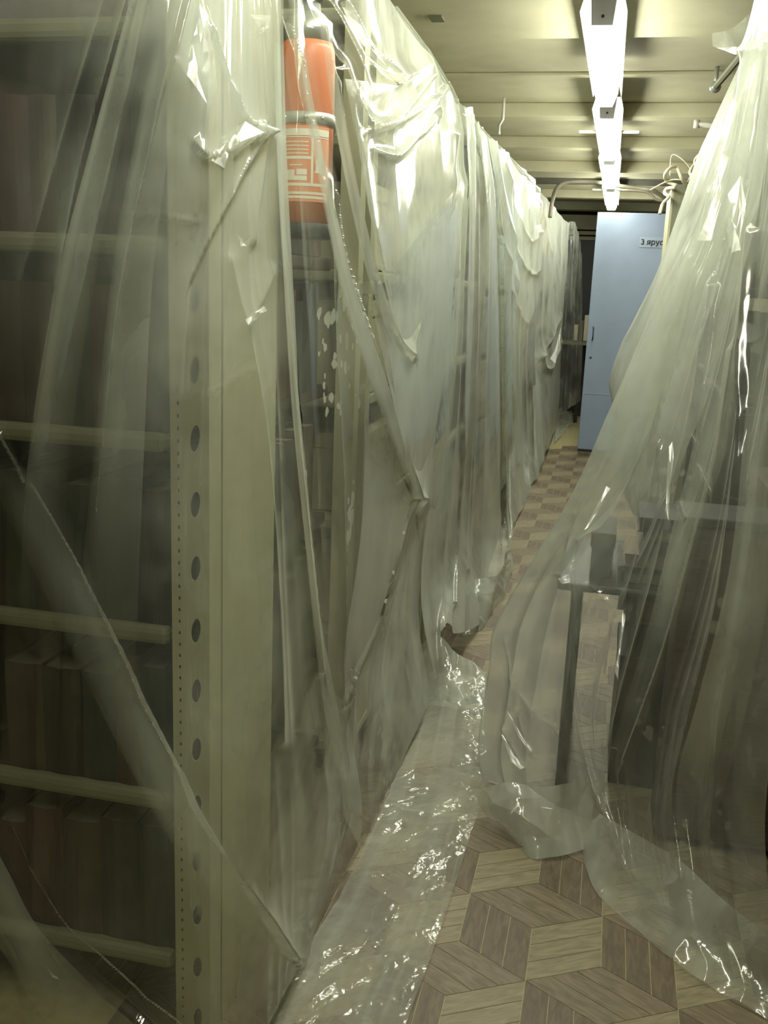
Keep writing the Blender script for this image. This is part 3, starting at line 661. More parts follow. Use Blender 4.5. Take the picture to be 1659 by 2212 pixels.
def sheet(name, label, curves, nu, nv, mat, out=(1, -.6, .2), strokes=(), pleats=(), streak=(), crumple=(), zmin=None, group=None, parent=None, wcol=(1, 1), wtop=1.0, wbot=1.0):
    """strokes: (pixel polyline, width px, amp m, kind)   pleats: (count, amp, sharp, phase, drift)
       streak: (freq across, freq down, amp, seed)        crumple: (cell m, amp m, seed)"""
    P = loft(curves, nu, nv); N = normals(P, out)
    U, V = np.meshgrid(np.linspace(0, 1, nu), np.linspace(0, 1, nv)); D = np.zeros_like(U)
    for cnt, amp, sharp, ph, drift in pleats:
        w = U * cnt + ph + drift * np.sin(V * 3.1 + ph) + .35 * vnoise(U * cnt * .7 + 3, V * 2.0, int(ph * 100) % 97)
        tri = 1 - 2 * np.abs((w % 1) - .5)
        D += amp * (tri ** sharp - .4) * (.35 + .65 * vnoise(U * cnt, V * 1.6 + 9, 5)) * 1.4
    for fu, fv, amp, seed in streak:
        n = vnoise(U * fu + .4 * vnoise(U * 3, V * 5, seed + 1), V * fv, seed); D += amp * (1 - 2 * np.abs(2 * n - 1))
    for pts, w, amp, kind in strokes:
        px = proj(P + N * (amp * .6)); poly = catmull(np.array(pts, float), max(12, len(pts) * 5)); d, sg, t = polydist(px, poly)
        env = np.clip(np.sin(np.pi * np.clip(t, 0.02, .98)) * 2.2, 0, 1) if kind.endswith('_') else 1.0
        k = kind[0]
        if k == 'r': D += amp * env * np.exp(-d / w)                            # sharp ridge
        elif k == 'g': D += amp * env * np.exp(-(d / w) ** 2)                   # round roll
        elif k == 'l': D += amp * env * np.where(sg < 0, np.exp(-d / w), np.exp(-(d / (w * .13)) ** 2))   # step, soft on the left
        elif k == 'R': D += amp * env * np.where(sg > 0, np.exp(-d / w), np.exp(-(d / (w * .13)) ** 2))
    for cell, amp, seed in crumple:
        arc = np.stack([np.cumsum(np.linalg.norm(np.diff(P, axis=1, prepend=P[:, :1]), axis=-1), axis=1), np.cumsum(np.linalg.norm(np.diff(P, axis=0, prepend=P[:1]), axis=-1), axis=0)], -1)
        D += amp * (facets(arc + .03 * vnoise(arc[..., 0] * 9, arc[..., 1] * 9, seed)[..., None], cell, seed) - .4)
    P = P + N * D[..., None]
    if zmin is not None: P[..., 2] = np.maximum(P[..., 2], zmin)
    P[..., 2] = np.minimum(P[..., 2], 2.40)
    w = np.interp(U, np.linspace(0, 1, len(wcol)), wcol) * (np.interp(V, (0, .12, .30, .48, 1), (wtop, wtop, (wtop + wbot) / 2 * .95 + .05, (wtop + 3 * wbot) / 4, wbot))) * (.45 + .6 * vnoise(U * 6, V * 2, 77) + .75 * vnoise(U * 22, V * 1.3, 78) ** 2)
    return grid_mesh(name, P, mat, parent, label, group=group, w=w)
def cx(X, *pts): return [atX(p[0], p[1], p[2] if len(p) > 2 else X) for p in pts]
def cy(Y, *pts): return [atY(p[0], p[1], p[2] if len(p) > 2 else Y) for p in pts]

# --- near left: sheet hanging over the open end of the row
L1 = sheet('plastic_sheet', 'clear dusty plastic sheet hung over the near end of the left shelving row',
    [cy(1.2, (-420, -260), (-330, 500), (-300, 1200), (-330, 1900), (-330, 2500)),
     cy(1.27, (-60, -260), (-40, 500), (-30, 1200), (-40, 1900), (-20, 2500)),
     cy(1.32, (345, -260, 1.24), (300, 120, 1.21), (250, 500, 1.23), (200, 1200), (190, 1900), (200, 2500)),
     cy(1.33, (430, -260, 1.33), (430, 60, 1.28), (415, 350, 1.26), (410, 600, 1.30), (390, 1200), (400, 1900), (430, 2480)),
     cy(1.34, (520, -260, 1.40), (520, 60, 1.35), (525, 300, 1.32), (530, 600, 1.33), (530, 1100), (540, 1700), (560, 2250, 1.42)),
     cx(-.49, (590, -260), (612, 300), (636, 800), (690, 1450), (745, 1700), (700, 1990, -.52))],
    420, 420, F_clear, (.2, -1, .1),
    strokes=[([(380, -20), (372, 120), (440, 300), (400, 700)], 60, .02, 'g'),
             ([(300, -50), (190, 350), (110, 760), (60, 1050)], 26, .016, 'R'),
             ([(345, -50), (260, 300), (185, 620), (100, 1000)], 22, .014, 'r'),
             ([(395, -60), (330, 300), (260, 640), (210, 1100)], 22, .014, 'l'),
             ([(250, -50), (150, 300), (60, 600)], 24, .012, 'r'),
             ([(595, 0), (600, 300), (618, 640), (632, 900), (660, 1200), (690, 1450)], 10, .02, 'r'),
             ([(570, 280), (520, 240), (460, 60)], 26, .02, 'l'), ([(570, 280), (500, 420), (415, 590)], 14, .012, 'R'),
             ([(570, 285), (560, 400), (545, 520)], 10, .010, 'r'), ([(572, 285), (450, 340), (400, 300)], 26, .015, 'R_'),
             ([(600, 560), (560, 640), (510, 730)], 14, .008, 'r_'), ([(0, 935), (150, 1180), (340, 1560), (470, 1810), (560, 1960), (640, 2070)], 26, .022, 'l'),
             ([(0, 1000), (100, 1290), (260, 1580), (390, 1790)], 20, .010, 'r'),
             ([(200, 458), (350, 464), (430, 466)], 4, .006, 'r_'), ([(430, 860), (490, 830), (545, 790)], 8, .006, 'r_'),
             ([(0, 1850), (80, 2000), (200, 2130), (340, 2240)], 24, .022, 'R'), ([(0, 1730), (120, 1960), (280, 2120), (420, 2240)], 20, .012, 'l'),
             ([(10, 2060), (60, 2130), (120, 2135), (165, 2110)], 9, .012, 'r_'),
             ([(500, 560), (560, 900), (590, 1300), (600, 1600)], 14, .010, 'r')],
    streak=[(18, 1.2, .004, 11), (44, 2, .0012, 12)], crumple=[(.34, .02, 4)], zmin=.002, wcol=[.10, .12, .42, 1.25, 1.8, 1.2], wtop=3.6, wbot=.38)  # haze weights paint in a brighter top, darker left and foot

# --- corner and first aisle swag
L2 = sheet('plastic_sheet', 'spattered plastic sheet sagging in big swags past the fire extinguisher',
    [cx(-.50, (600, -260), (618, 300), (640, 800), (690, 1400), (745, 1700), (645, 2068, -.535)),
     cx(-.51, (650, -260), (690, 300), (715, 800), (735, 1350), (765, 1650), (700, 1995, -.53)),
     cx(-.52, (720, -260), (775, 300), (800, 800), (790, 1300), (790, 1600), (782, 1845, -.51)),
     cx(-.53, (790, -100), (850, 300), (870, 800), (850, 1200), (815, 1500), (835, 1745, -.505)),
     cx(-.55, (855, 15), (900, 300), (915, 700), (890, 1080), (830, 1400), (870, 1640, -.50)),
     cx(-.56, (935, 125), (960, 330), (960, 600), (930, 950), (865, 1300), (905, 1560, -.49)),
     cx(-.56, (988, 215), (1000, 400), (990, 650), (960, 1000), (905, 1300), (930, 1500, -.48))],
    420, 460, F_speck, (1, -.5, .1),
    strokes=[([(690, 60), (740, 330), (800, 640), (845, 850), (895, 1075)], 26, .030, 'l'),
             ([(720, 150), (745, 330), (790, 560), (840, 700), (872, 765)], 20, .026, 'l'),
             ([(895, 1075), (945, 900), (975, 640), (992, 400)], 30, .020, 'g'),
             ([(872, 765), (925, 620), (965, 440), (985, 290)], 18, .020, 'r'),
             ([(610, 0), (655, 170), (700, 400), (760, 620), (830, 830)], 12, .018, 'R'),
             ([(700, 0), (760, 130), (800, 200), (850, 180), (925, 140)], 12, .020, 'r'),
             ([(735, 0), (800, 105), (850, 140), (862, 165), (840, 178), (800, 140)], 9, .018, 'r'),
             ([(725, 180), (780, 250), (830, 268), (880, 235), (932, 160)], 11, .020, 'r'),
             ([(790, 280), (880, 250), (940, 210), (960, 190)], 12, .018, 'R'),
             ([(810, 320), (860, 335), (905, 290), (945, 250)], 9, .018, 'r_'), ([(900, 300), (915, 260), (940, 230), (945, 270)], 8, .014, 'r_'),
             ([(700, 400), (720, 760), (735, 1100), (745, 1400), (745, 1700)], 14, .012, 'r'),
             ([(640, 900), (665, 1200), (690, 1450), (735, 1650)], 9, .014, 'r'),
             ([(740, 1520), (820, 1330), (890, 1080)], 16, .020, 'R'), ([(845, 850), (900, 770), (960, 640)], 14, .012, 'r_')],
    streak=[(9, 1.4, .004, 21)], crumple=[(.30, .010, 6)], zmin=.002, wcol=[.7, .3, .35, 1.7, 3.2, 3.2, 2.8])

# --- second drape: many pleats gathered at the top
tops = [(988, 215), (1012, 235), (1022, 235), (1040, 275), (1062, 300), (1085, 325), (1112, 350)]
L3 = sheet('plastic_sheet', 'plastic sheet falling in close upright pleats, second drape on the left',
    [cx(-.555, (985, 215), (985, 500), (955, 850), (905, 1250), (935, 1480, -.48)),
     cx(-.54, (1003, 232), (1005, 500), (995, 850), (965, 1200), (962, 1350, -.47)),
     cx(-.57, (1018, 232), (1022, 500), (1012, 850), (990, 1150), (985, 1368, -.45)),
     cx(-.54, (1028, 262), (1050, 500), (1045, 850), (1040, 1150), (1030, 1350, -.445)),
     cx(-.57, (1042, 280), (1072, 500), (1080, 850), (1078, 1130), (1068, 1300, -.45)),
     cx(-.54, (1060, 300), (1092, 520), (1098, 850), (1100, 1080), (1092, 1220, -.46)),
     cx(-.58, (1085, 325), (1112, 560), (1118, 850), (1120, 1020), (1115, 1140, -.47))],
    380, 380, F_milky, (1, -.4, .1),
    strokes=[([(1000, 300), (975, 480), (968, 560), (985, 590), (1000, 480), (1012, 330)], 7, .014, 'r_'),
             ([(1030, 300), (1060, 480), (1068, 700), (1072, 1000), (1078, 1200)], 8, .016, 'R'),
             ([(1005, 250), (1012, 500), (1006, 800), (995, 1100), (985, 1300)], 8, .018, 'l'),
             ([(1025, 280), (1030, 560), (1026, 900), (1010, 1230)], 6, .012, 'r'),
             ([(1050, 300), (1085, 500), (1120, 620)], 8, .016, 'r')],
    pleats=[(8, .020, 1.5, .3, .12)], streak=[(22, 1.4, .0025, 31)], zmin=.002)
# --- third drape
L4 = sheet('plastic_sheet', 'third plastic drape on the left, sagging under the second lamp',
    [cx(-.58, (1040, 275), (1075, 500), (1080, 760), (1090, 1000), (1100, 1175, -.465)),
     cx(-.55, (1085, 325), (1100, 520), (1108, 760), (1108, 950), (1110, 1130, -.47)),
     cx(-.59, (1118, 355), (1128, 540), (1125, 760), (1128, 950), (1132, 1090, -.475)),
     cx(-.58, (1150, 385), (1150, 560), (1145, 760), (1146, 920), (1152, 1040, -.48)),
     cx(-.60, (1168, 415), (1165, 560), (1155, 760), (1160, 900), (1168, 1010, -.485))],
    300, 320, F_milky, (1, -.3, .1),
    strokes=[([(1070, 330), (1098, 470), (1130, 570), (1160, 590), (1166, 500)], 8, .022, 'r'),
             ([(1090, 350), (1115, 450), (1145, 520), (1163, 500)], 6, .018, 'r'), ([(1080, 560), (1110, 640), (1140, 700), (1158, 620)], 7, .010, 'r_'),
             ([(1095, 720), (1110, 860), (1120, 1000)], 6, .012, 'r')],
    pleats=[(6, .018, 1.4, .7, .1)], streak=[(14, 1.5, .004, 41)], crumple=[(.35, .012, 8)], zmin=.002)
# --- fourth and fifth, farther
L5 = sheet('plastic_sheet', 'fourth plastic drape on the left with a hanging pouch, near the door',
    [cy(8.0, (1160, 410), (1150, 560), (1140, 720), (1150, 900, 7.8), (1160, 1035, 7.2)),
     cy(8.7, (1185, 435), (1178, 560), (1170, 720), (1172, 860, 8.4), (1176, 985, 8.1)),
     cy(9.4, (1205, 460), (1202, 560), (1200, 720), (1195, 850, 9.3), (1192, 945, 9.1)),
     cy(10.2, (1228, 482), (1222, 580), (1212, 720), (1208, 830), (1205, 915, 10.1))],
    240, 260, F_milky, (1, -.3, .1),
    strokes=[([(1168, 420), (1178, 490), (1195, 560)], 6, .014, 'r_'), ([(1212, 680), (1190, 735), (1172, 770)], 7, .03, 'R'), ([(1172, 770), (1180, 795), (1195, 790), (1212, 740)], 6, .03, 'r')],
    pleats=[(4, .016, 1.4, .2, .1)], crumple=[(.35, .02, 9)], zmin=.002)
L6 = sheet('plastic_sheet', 'farthest plastic drape on the left, narrow and creased beside the dark gap',
    [cy(10.25, (1222, 482), (1215, 600), (1208, 740), (1205, 900)),
     cy(10.3, (1240, 480), (1232, 600), (1225, 740), (1215, 890)),
     cy(10.5, (1250, 510), (1246, 620), (1240, 740), (1232, 880)),
     cy(10.7, (1256, 560), (1256, 640), (1256, 740), (1255, 865))],
    160, 240, F_clear, (1, -.5, .1), pleats=[(5, .02, 1.5, .5, .1)], streak=[(16, 3, .01, 51)], zmin=.002)

# --- floor strip of crumpled film on the left of the aisle
def fl(*pts): return [atF(p[0], p[1], p[2] if len(p) > 2 else .012) for p in pts]
F1 = sheet('plastic_sheet', 'strip of crinkled clear film lying along the floor left of the aisle',
    [fl((905, 1470), (880, 1580), (850, 1690), (780, 1850), (650, 2075), (540, 2290)),
     fl((960, 1462, .03), (935, 1580, .02), (905, 1700), (850, 1870), (745, 2090), (650, 2290)),
     fl((1010, 1462, .03), (990, 1580, .025), (975, 1710), (930, 1870), (850, 2080), (760, 2290)),
     fl((1048, 1475, .02), (1045, 1580, .02), (1052, 1690, .012), (1000, 1860, .012), (945, 2030, .012), (850, 2290, .012))],
    420, 1000, F_floor, (0, 0, 1), crumple=[(.07, .009, 15), (.028, .0035, 16), (.013, .0012, 19), (.26, .03, 17)], zmin=.0025)
F2 = sheet('plastic_sheet', 'bunched clear film lying on the floor at the foot of the pleated drape',
    [fl((965, 1340, .03), (985, 1368, .01)), fl((985, 1250, .14), (1010, 1372, .004)), fl((1040, 1250, .15), (1040, 1356, .004)), fl((1085, 1230, .12), (1085, 1290, .004)), fl((1098, 1160, .12), (1100, 1240, .004))],
    140, 100, F_floor, (0, -.5, 1), crumple=[(.10, .03, 25), (.05, .01, 26)], zmin=.003)
F3 = sheet('plastic_sheet', 'crumpled heap of film ending the floor strip, beside the second drape foot',
    [fl((915, 1400, .10), (925, 1500, .01)), fl((945, 1380, .14), (955, 1520, .01)), fl((985, 1420, .09), (1000, 1540, .01)), fl((1045, 1462, .05), (1048, 1530, .01))],
    140, 120, F_floor, (0, -.5, 1), crumple=[(.11, .05, 27), (.05, .015, 28)], zmin=.003, wcol=(1.8, 1.8))
F4 = sheet('plastic_sheet', 'small heap of shiny film on the floor at the far left by the door',
    [fl((1185, 905, .02), (1195, 960, .01)), fl((1215, 870, .10), (1215, 940, .01)), fl((1235, 862, .12), (1235, 915, .01)), fl((1256, 870, .05), (1254, 900, .01))],
    120, 90, F_floor, (0, -.5, 1), crumple=[(.16, .05, 29), (.07, .02, 30)], zmin=.003)

# --- right side
R0 = sheet('plastic_sheet', 'rear milky film hanging on the right, its straight edge beside the blue door',
    [cy(3.9, (1615, 90), (1550, 250), (1480, 430), (1430, 560), (1370, 700), (1320, 815), (1322, 870), (1335, 960)),
     cy(3.5, (1640, 90), (1580, 300), (1520, 480), (1470, 620), (1410, 780), (1370, 900), (1360, 1000), (1370, 1100)),
     cy(3.15, (1690, 90), (1650, 400), (1600, 600), (1560, 760), (1520, 900), (1480, 1000), (1460, 1080), (1450, 1150))],
    160, 260, F_milky, (-.5, -1, .1), streak=[(6, 2, .015, 61)], wcol=[2.4, 1.6, 1])
R1 = sheet('plastic_sheet', 'large front film fanning from the upper right over the low table to the floor',
    [cy(2.65, (1640, -60), (1596, 140), (1570, 300), (1505, 490), (1430, 630), (1375, 760), (1310, 905), (1235, 1075, 2.68), (1150, 1215, 2.70), (1072, 1350, 2.72), (1060, 1440, 2.70), (1043, 1560, 2.68), (1042, 1650, 2.64), (1090, 1745, 2.60)),
     cy(2.6, (1665, -60), (1620, 200), (1590, 400), (1540, 560), (1490, 700), (1440, 850), (1380, 1000), (1300, 1130, 2.58), (1232, 1240, 2.59), (1200, 1330, 2.60), (1175, 1450, 2.58), (1160, 1560, 2.56), (1150, 1660, 2.54), (1160, 1770, 2.52)),
     cy(2.52, (1695, -60), (1655, 200), (1625, 450), (1580, 640), (1530, 800), (1480, 960), (1430, 1080), (1380, 1180, 2.55), (1330, 1280, 2.55), (1290, 1400, 2.53), (1270, 1500, 2.52), (1265, 1600, 2.50), (1280, 1700, 2.48), (1310, 1790, 2.44)),
     cy(2.4, (1725, -60), (1690, 200), (1660, 500), (1620, 720), (1575, 900), (1530, 1050), (1480, 1180), (1430, 1300), (1390, 1420), (1360, 1530), (1345, 1640), (1350, 1750), (1360, 1850, 2.3), (1390, 1990, 2.12)),
     cy(2.25, (1790, -60), (1740, 300), (1700, 600), (1660, 850), (1620, 1050), (1580, 1230), (1540, 1400), (1500, 1550), (1480, 1680), (1470, 1800, 2.2), (1490, 1930, 2.1), (1540, 2130, 1.93)),
     cy(2.0, (1900, -60), (1850, 300), (1800, 700), (1760, 1000), (1720, 1250), (1690, 1450), (1660, 1650), (1650, 1850), (1690, 2230, 1.83))],
    480, 560, F_right, (-.4, -1, .1),
    strokes=[([(1560, 330), (1480, 560), (1400, 760), (1310, 1000), (1240, 1110)], 16, .014, 'r'),
             ([(1540, 420), (1480, 700), (1430, 900), (1330, 1110), (1250, 1170)], 12, .018, 'r'),
             ([(1520, 600), (1450, 920), (1400, 1150), (1370, 1290)], 8, .012, 'r'),
             ([(1500, 560), (1420, 760), (1340, 950), (1270, 1100)], 10, .010, 'r'),
             ([(1240, 1230), (1240, 1400), (1252, 1560), (1305, 1740)], 16, .02, 'R'),
             ([(1180, 1240), (1225, 1245), (1290, 1275), (1330, 1320)], 16, .014, 'r_'),
             ([(1545, 620), (1500, 930), (1440, 1180), (1395, 1370), (1325, 1610)], 44, .03, 'R'),
             ([(1600, 760), (1560, 980), (1500, 1180), (1430, 1420), (1350, 1640)], 18, .016, 'l'),
             ([(1630, 500), (1600, 1000), (1560, 1300), (1500, 1550), (1465, 1720), (1480, 1900)], 40, .03, 'R'),
             ([(1570, 60), (1600, 110), (1659, 90)], 14, .02, 'r'), ([(1480, 700), (1450, 790), (1440, 1000)], 12, .012, 'r_'),
             ([(1450, 950), (1440, 1040), (1445, 1130)], 10, .012, 'r_'), ([(1085, 1370), (1095, 1420), (1110, 1480)], 8, .01, 'r_'),
             ([(1085, 1560), (1110, 1620), (1140, 1660)], 8, .014, 'r_'), ([(1115, 1540), (1140, 1600), (1165, 1640)], 7, .012, 'r_'),
             ([(1100, 1480), (1180, 1560), (1220, 1600)], 12, .012, 'r_'), ([(1340, 1330), (1330, 1400), (1320, 1470)], 8, .012, 'r_')],
    streak=[(14, 1.2, .008, 71), (34, 2, .0015, 72)], crumple=[(.40, .015, 33)], zmin=.003, wcol=[2.7, 2.5, 1.1, .6, .8, 1.0], wtop=1.7, wbot=.75)
def band(parent, left, right, nv, mat, off=.012, nu=14, soft=0, wt=1.0):
    P = loft([left, [(np.array(a) + np.array(b)) / 2 + np.array([0, -off, 0]) for a, b in zip(left, right)], right], nu, nv)
    U, V = np.meshgrid(np.linspace(0, 1, nu), np.linspace(0, 1, nv))
    w = np.clip(V * 3.5 + .05, 0, 1) * np.clip((1 - V) * 2.6, 0, 1) ** 1.3
    w = w * (np.clip((1 - U) * 1.6 + .12, 0, 1) if soft > 0 else np.clip(U * 1.6 + .12, 0, 1) if soft < 0 else 1)
    return grid_mesh('fold', P, mat, parent, w=w * wt * (.6 + .8 * vnoise(U * 4, V * 3, 91)))
band(R1, cy(2.36, (1570, 470), (1540, 640), (1503, 930), (1445, 1170), (1398, 1360, 2.4), (1322, 1615, 2.44)), cy(2.36, (1650, 470), (1610, 700), (1590, 900), (1535, 1080), (1480, 1270, 2.38), (1370, 1640, 2.42)), 90, F_fold, soft=1)
band(R1, cy(2.15, (1640, 500), (1610, 900), (1575, 1230), (1510, 1500), (1462, 1690), (1470, 1880)), cy(2.15, (1740, 500), (1710, 900), (1670, 1230), (1620, 1500), (1560, 1720), (1500, 1900)), 90, F_fold, soft=1)
band(R1, cy(2.58, (1596, 140), (1505, 490), (1375, 760), (1235, 1075, 2.62), (1130, 1250, 2.66)), cy(2.55, (1650, 140), (1570, 500), (1470, 790), (1340, 1075, 2.56), (1240, 1225, 2.56)), 90, F_fold)
band(R1, cy(2.5, (1640, -40), (1600, 150), (1590, 330), (1560, 560)), cy(2.4, (1740, -40), (1700, 200), (1680, 400), (1640, 600)), 60, F_milky)
B = band
B(L1, cy(1.28, (300, -250), (290, -50), (200, 300), (120, 620), (60, 1000), (40, 1350)), cy(1.28, (350, -250), (345, -50), (275, 250), (205, 600), (150, 1000), (130, 1450)), 90, F_fold, soft=1)
B(L1, cy(1.27, (370, -250), (365, -50), (300, 250), (240, 600), (200, 1000), (150, 1500)), cy(1.27, (420, -250), (415, -50), (375, 250), (330, 600), (310, 1000), (290, 1500)), 90, F_fold, soft=-1)
B(L1, cy(1.26, (0, 935), (150, 1180), (340, 1560), (470, 1810), (560, 1960), (640, 2068)), cy(1.26, (0, 1080), (100, 1290), (250, 1600), (390, 1850), (510, 1990), (625, 2078)), 90, F_fold, .004, soft=1)
B(L1, cy(1.22, (-200, 1500), (0, 1850), (80, 2000), (200, 2130), (340, 2260)), cy(1.22, (-200, 1800), (0, 2050), (60, 2150), (120, 2230), (200, 2330)), 90, F_fold, .004, soft=1)
B(L1, cx(-.475, (588, -200), (597, 300), (615, 640), (632, 900), (662, 1200), (688, 1450), (700, 1600)), cx(-.475, (608, -200), (618, 300), (638, 700), (654, 1000), (686, 1300), (735, 1560), (748, 1690)), 90, F_fold, .004)
B(L2, cx(-.485, (608, -100), (650, 180), (690, 400), (745, 660), (800, 830), (860, 990), (890, 1074)), cx(-.485, (628, -100), (670, 180), (714, 400), (766, 620), (835, 820), (880, 990), (898, 1074)), 90, F_fold, .004, soft=-1)
B(L2, cx(-.49, (690, 60), (735, 330), (785, 560), (830, 700), (862, 760)), cx(-.49, (712, 60), (758, 330), (805, 540), (850, 690), (874, 764)), 90, F_fold, .004)
B(L2, cx(-.55, (745, 170), (790, 400), (850, 620), (868, 760)), cx(-.57, (975, 200), (985, 320), (965, 440), (925, 600), (876, 764)), 90, F_milky, .0, soft=-1, wt=.5)
B(L2, cx(-.495, (800, 640), (845, 850), (880, 1000), (893, 1076)), cx(-.53, (990, 400), (978, 640), (945, 900), (900, 1076)), 90, F_milky, .0)
B(L2, cx(-.50, (790, 900), (780, 1150), (745, 1400), (745, 1500)), cx(-.51, (890, 1076), (862, 1180), (815, 1350), (750, 1520)), 90, F_fold, .0)
B(L2, cx(-.49, (690, 1450), (705, 1560), (735, 1680), (742, 1760)), cx(-.49, (745, 1520), (765, 1620), (782, 1740), (778, 1830)), 60, F_fold, .004)
def facet(parent, poly, Y, lamp_p, bulge=.004):
    """added film piece that makes a lamp glint, tilted so that it faces between the eye and a lamp"""
    poly = np.array(poly, float); c2 = poly.mean(0); c = atY(c2[0], c2[1], Y); a = EYE - c; b = np.array(lamp_p, float) - c
    n = a / np.linalg.norm(a) + b / np.linalg.norm(b); n /= np.linalg.norm(n); bm = bmesh.new(); rg = []
    for f in (1.0, .66, .33):
        ring = []
        for k, p in enumerate(poly):
            q = c2 + (p - c2) * f * (1 + (.12 * math.sin(k * 5.1 + f * 9) if f < 1 else 0)); d = ray(*q); P = EYE + d * (((c - EYE) @ n) / (d @ n)); ring.append(bm.verts.new(tuple(P + n * bulge * (1 - f) * (1 + .5 * math.sin(k * 2.3)))))
        rg.append(ring)
    m = len(poly)
    for A_, B_ in zip(rg, rg[1:]):
        for k in range(m): bm.faces.new([A_[k], A_[(k + 1) % m], B_[(k + 1) % m], B_[k]])
    bm.faces.new(rg[-1]); me_o = obj('glint_facet', bm, F_glint, parent)
    wa = me_o.data.attributes.new('film_weight', 'FLOAT', 'POINT'); wa.data.foreach_set('value', np.full(len(me_o.data.vertices), .8, np.float32))
LA, LB, L_1, L_2 = (-.115, .8, 2.21), (-.115, 1.9, 2.21), (-.115, 3.6, 2.21), (-.115, 5.5, 2.21)
facet(L1, [(375, 120), (395, 60), (425, -10), (445, 40), (462, 110), (470, 190), (448, 225), (425, 190), (395, 150)], 1.235, LA)
facet(L1, [(412, -40), (450, -60), (452, 20), (462, 60), (430, 40)], 1.24, LA)
facet(L1, [(445, 340), (468, 305), (490, 288), (530, 262), (570, 286), (530, 318), (500, 345), (485, 364), (462, 350)], 1.27, LA)
facet(L1, [(530, 690), (548, 672), (570, 660), (578, 672), (556, 690), (536, 702)], 1.29, LA, .002)
facet(L1, [(540, 30), (585, 34), (580, 60), (560, 80), (545, 96), (552, 60)], 1.30, LA, .002)
facet(L1, [(512, 505), (522, 528), (535, 525), (545, 508), (534, 535), (520, 534)], 1.29, LA, .002)
facet(L1, [(98, 2085), (110, 2100), (128, 2115), (112, 2112)], 1.18, LA, .002)
facet(L2, [(845, 675), (862, 670), (872, 690), (865, 712), (850, 700)], 2.4, LB, .002)
facet(L2, [(735, 5), (752, 0), (775, 45), (812, 100), (860, 150), (855, 172), (835, 168), (800, 118), (762, 70)], 2.0, LB, .002)
facet(L2, [(812, 322), (835, 322), (870, 300), (905, 262), (925, 235), (912, 270), (888, 305), (850, 332), (822, 332)], 2.75, L_1, .002)
facet(L3, [(958, 512), (972, 505), (988, 520), (984, 552), (970, 578), (956, 572)], 3.75, L_1, .002)
facet(L3, [(1018, 300), (1030, 320), (1036, 400), (1030, 440), (1022, 380)], 4.3, L_1, .002)
facet(L4, [(1108, 352), (1140, 380), (1160, 420), (1164, 470), (1150, 460), (1128, 410)], 6.3, L_2, .002)
facet(L5, [(1188, 775), (1200, 745), (1212, 705), (1210, 755), (1200, 785)], 8.6, L_2, .002)
facet(R1, [(1572, 420), (1600, 380), (1612, 440), (1600, 540), (1580, 545), (1570, 500)], 2.38, LB, .002)
facet(R1, [(1505, 520), (1530, 440), (1560, 330), (1575, 340), (1560, 430), (1535, 520)], 2.5, LB, .002)
facet(R1, [(1445, 965), (1452, 955), (1456, 985), (1448, 1040), (1445, 1130), (1438, 1100), (1440, 1030)], 2.36, LB, .001)
facet(R1, [(1345, 1320), (1352, 1330), (1342, 1400), (1335, 1470), (1328, 1450), (1338, 1380)], 2.42, LB, .001)
facet(R1, [(1080, 1582), (1088, 1590), (1115, 1640), (1138, 1655), (1125, 1662), (1105, 1645)], 2.56, LB, .001)
facet(R1, [(1262, 1145), (1280, 1110), (1310, 1050), (1318, 1055), (1290, 1110), (1270, 1140)], 2.50, LB, .001)
facet(R1, [(1185, 1818), (1198, 1790), (1208, 1768), (1212, 1775), (1202, 1798), (1190, 1824)], 2.42, LB, .001)
facet(R1, [(1090, 1770), (1108, 1745), (1124, 1734), (1112, 1752), (1098, 1772)], 2.46, LB, .001)
facet(R1, [(1205, 1250), (1228, 1240), (1232, 1258), (1215, 1262)], 2.5, LB, .001)
facet(R1, [(1095, 1535), (1103, 1545), (1128, 1590), (1150, 1620), (1146, 1624), (1120, 1592)], 2.56, LB, .001)
def flap(parent, curve, back=-.5):
    a = [np.array(p) for p in curve]; b = [p + np.array([-.05, 0, .0]) for p in a]; c = [np.array([-1.12, p[1], min(p[2], 2.12) - .02]) for p in a]
    return grid_mesh('top_flap', loft([a, b, c], 12, 60), F_milky, parent)
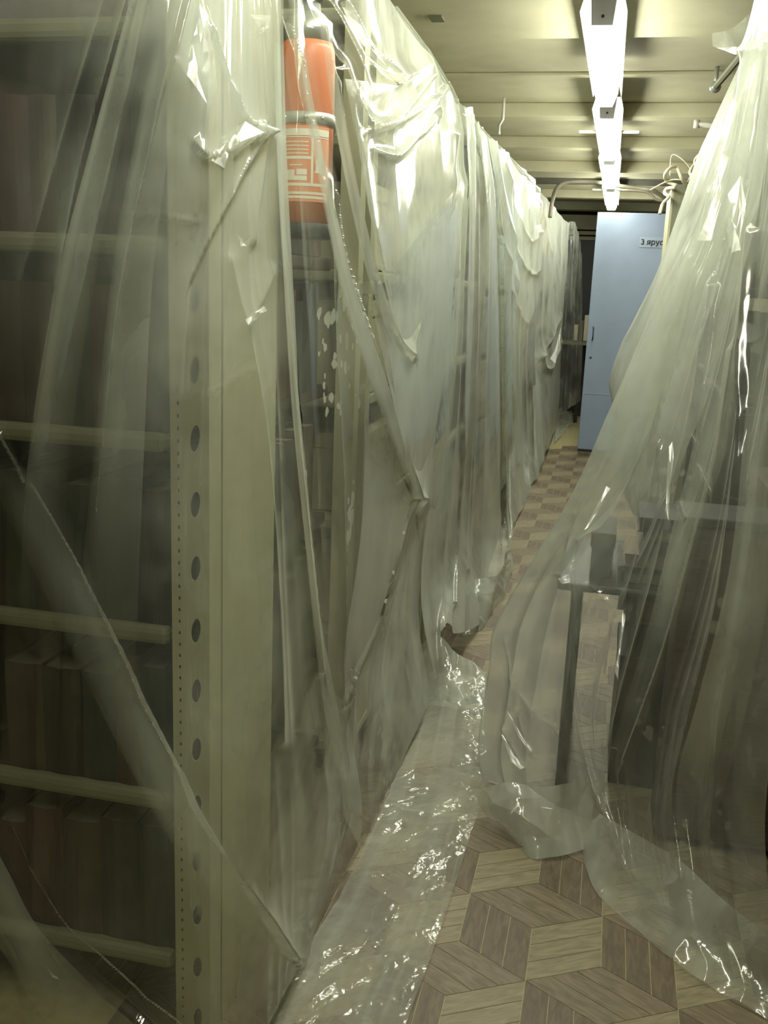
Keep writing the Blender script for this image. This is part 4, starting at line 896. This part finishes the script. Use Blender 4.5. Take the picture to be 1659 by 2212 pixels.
flap(L2, [atX(p[0], p[1], -.55) for p in ((855, 15), (935, 125), (988, 215))])
flap(L3, [atX(p[0], p[1], -.55) for p in ((985, 217), (1040, 277), (1085, 327))])
flap(L4, [atX(p[0], p[1], -.57) for p in ((1040, 277), (1118, 357), (1168, 417))])
# puddle of film at the foot of the right sheet
sheet('plastic_sheet', 'crumpled hem of film piled on the floor below the low table',
    [fl((1050, 1700, .10), (1045, 1745, .04), (1085, 1790, .004)), fl((1110, 1690, .14), (1110, 1770, .07), (1140, 1850, .004)), fl((1180, 1700, .14), (1190, 1770, .08), (1185, 1852, .004)),
     fl((1240, 1690, .14), (1250, 1760, .07), (1250, 1838, .004)), fl((1310, 1690, .12), (1305, 1750, .06), (1290, 1815, .004))],
    200, 140, F_floor, (0, -.6, 1), crumple=[(.12, .06, 35), (.06, .016, 36)], zmin=.003, wcol=(2.2, 2.6, 2.0))
sheet('plastic_sheet', 'wide skirt of film spread over the parquet at the lower right',
    [fl((1300, 1760, .10), (1270, 1800, .05), (1258, 1840, .004)), fl((1370, 1800, .12), (1320, 1870, .04), (1290, 1930, .004)), fl((1470, 1860, .12), (1420, 1950, .04), (1380, 2012, .004)),
     fl((1570, 1950, .12), (1520, 2030, .04), (1490, 2105, .004)), fl((1700, 2050, .12), (1670, 2130, .04), (1650, 2200, .004)), fl((1800, 2150, .12), (1780, 2200, .04), (1760, 2280, .004))],
    260, 120, F_floor, (-.3, -.6, 1), crumple=[(.16, .012, 37), (.06, .006, 40)], streak=[(10, 1, .008, 38)], zmin=.003)
# torn bright flap at the top right
sheet('plastic_sheet', 'torn flap of film sticking out at the top of the right drape',
    [cy(2.85, (1542, 72), (1540, 100)), cy(2.8, (1580, 62), (1590, 118)), cy(2.8, (1620, 30), (1640, 110)), cy(2.75, (1680, -20), (1690, 100))],
    90, 60, F_milky, (-.4, -1, .1), crumple=[(.08, .03, 39)])
print('planks', npl, 'tris', sum(len(o.data.polygons) * 2 for o in C.objects if o.type == 'MESH'))
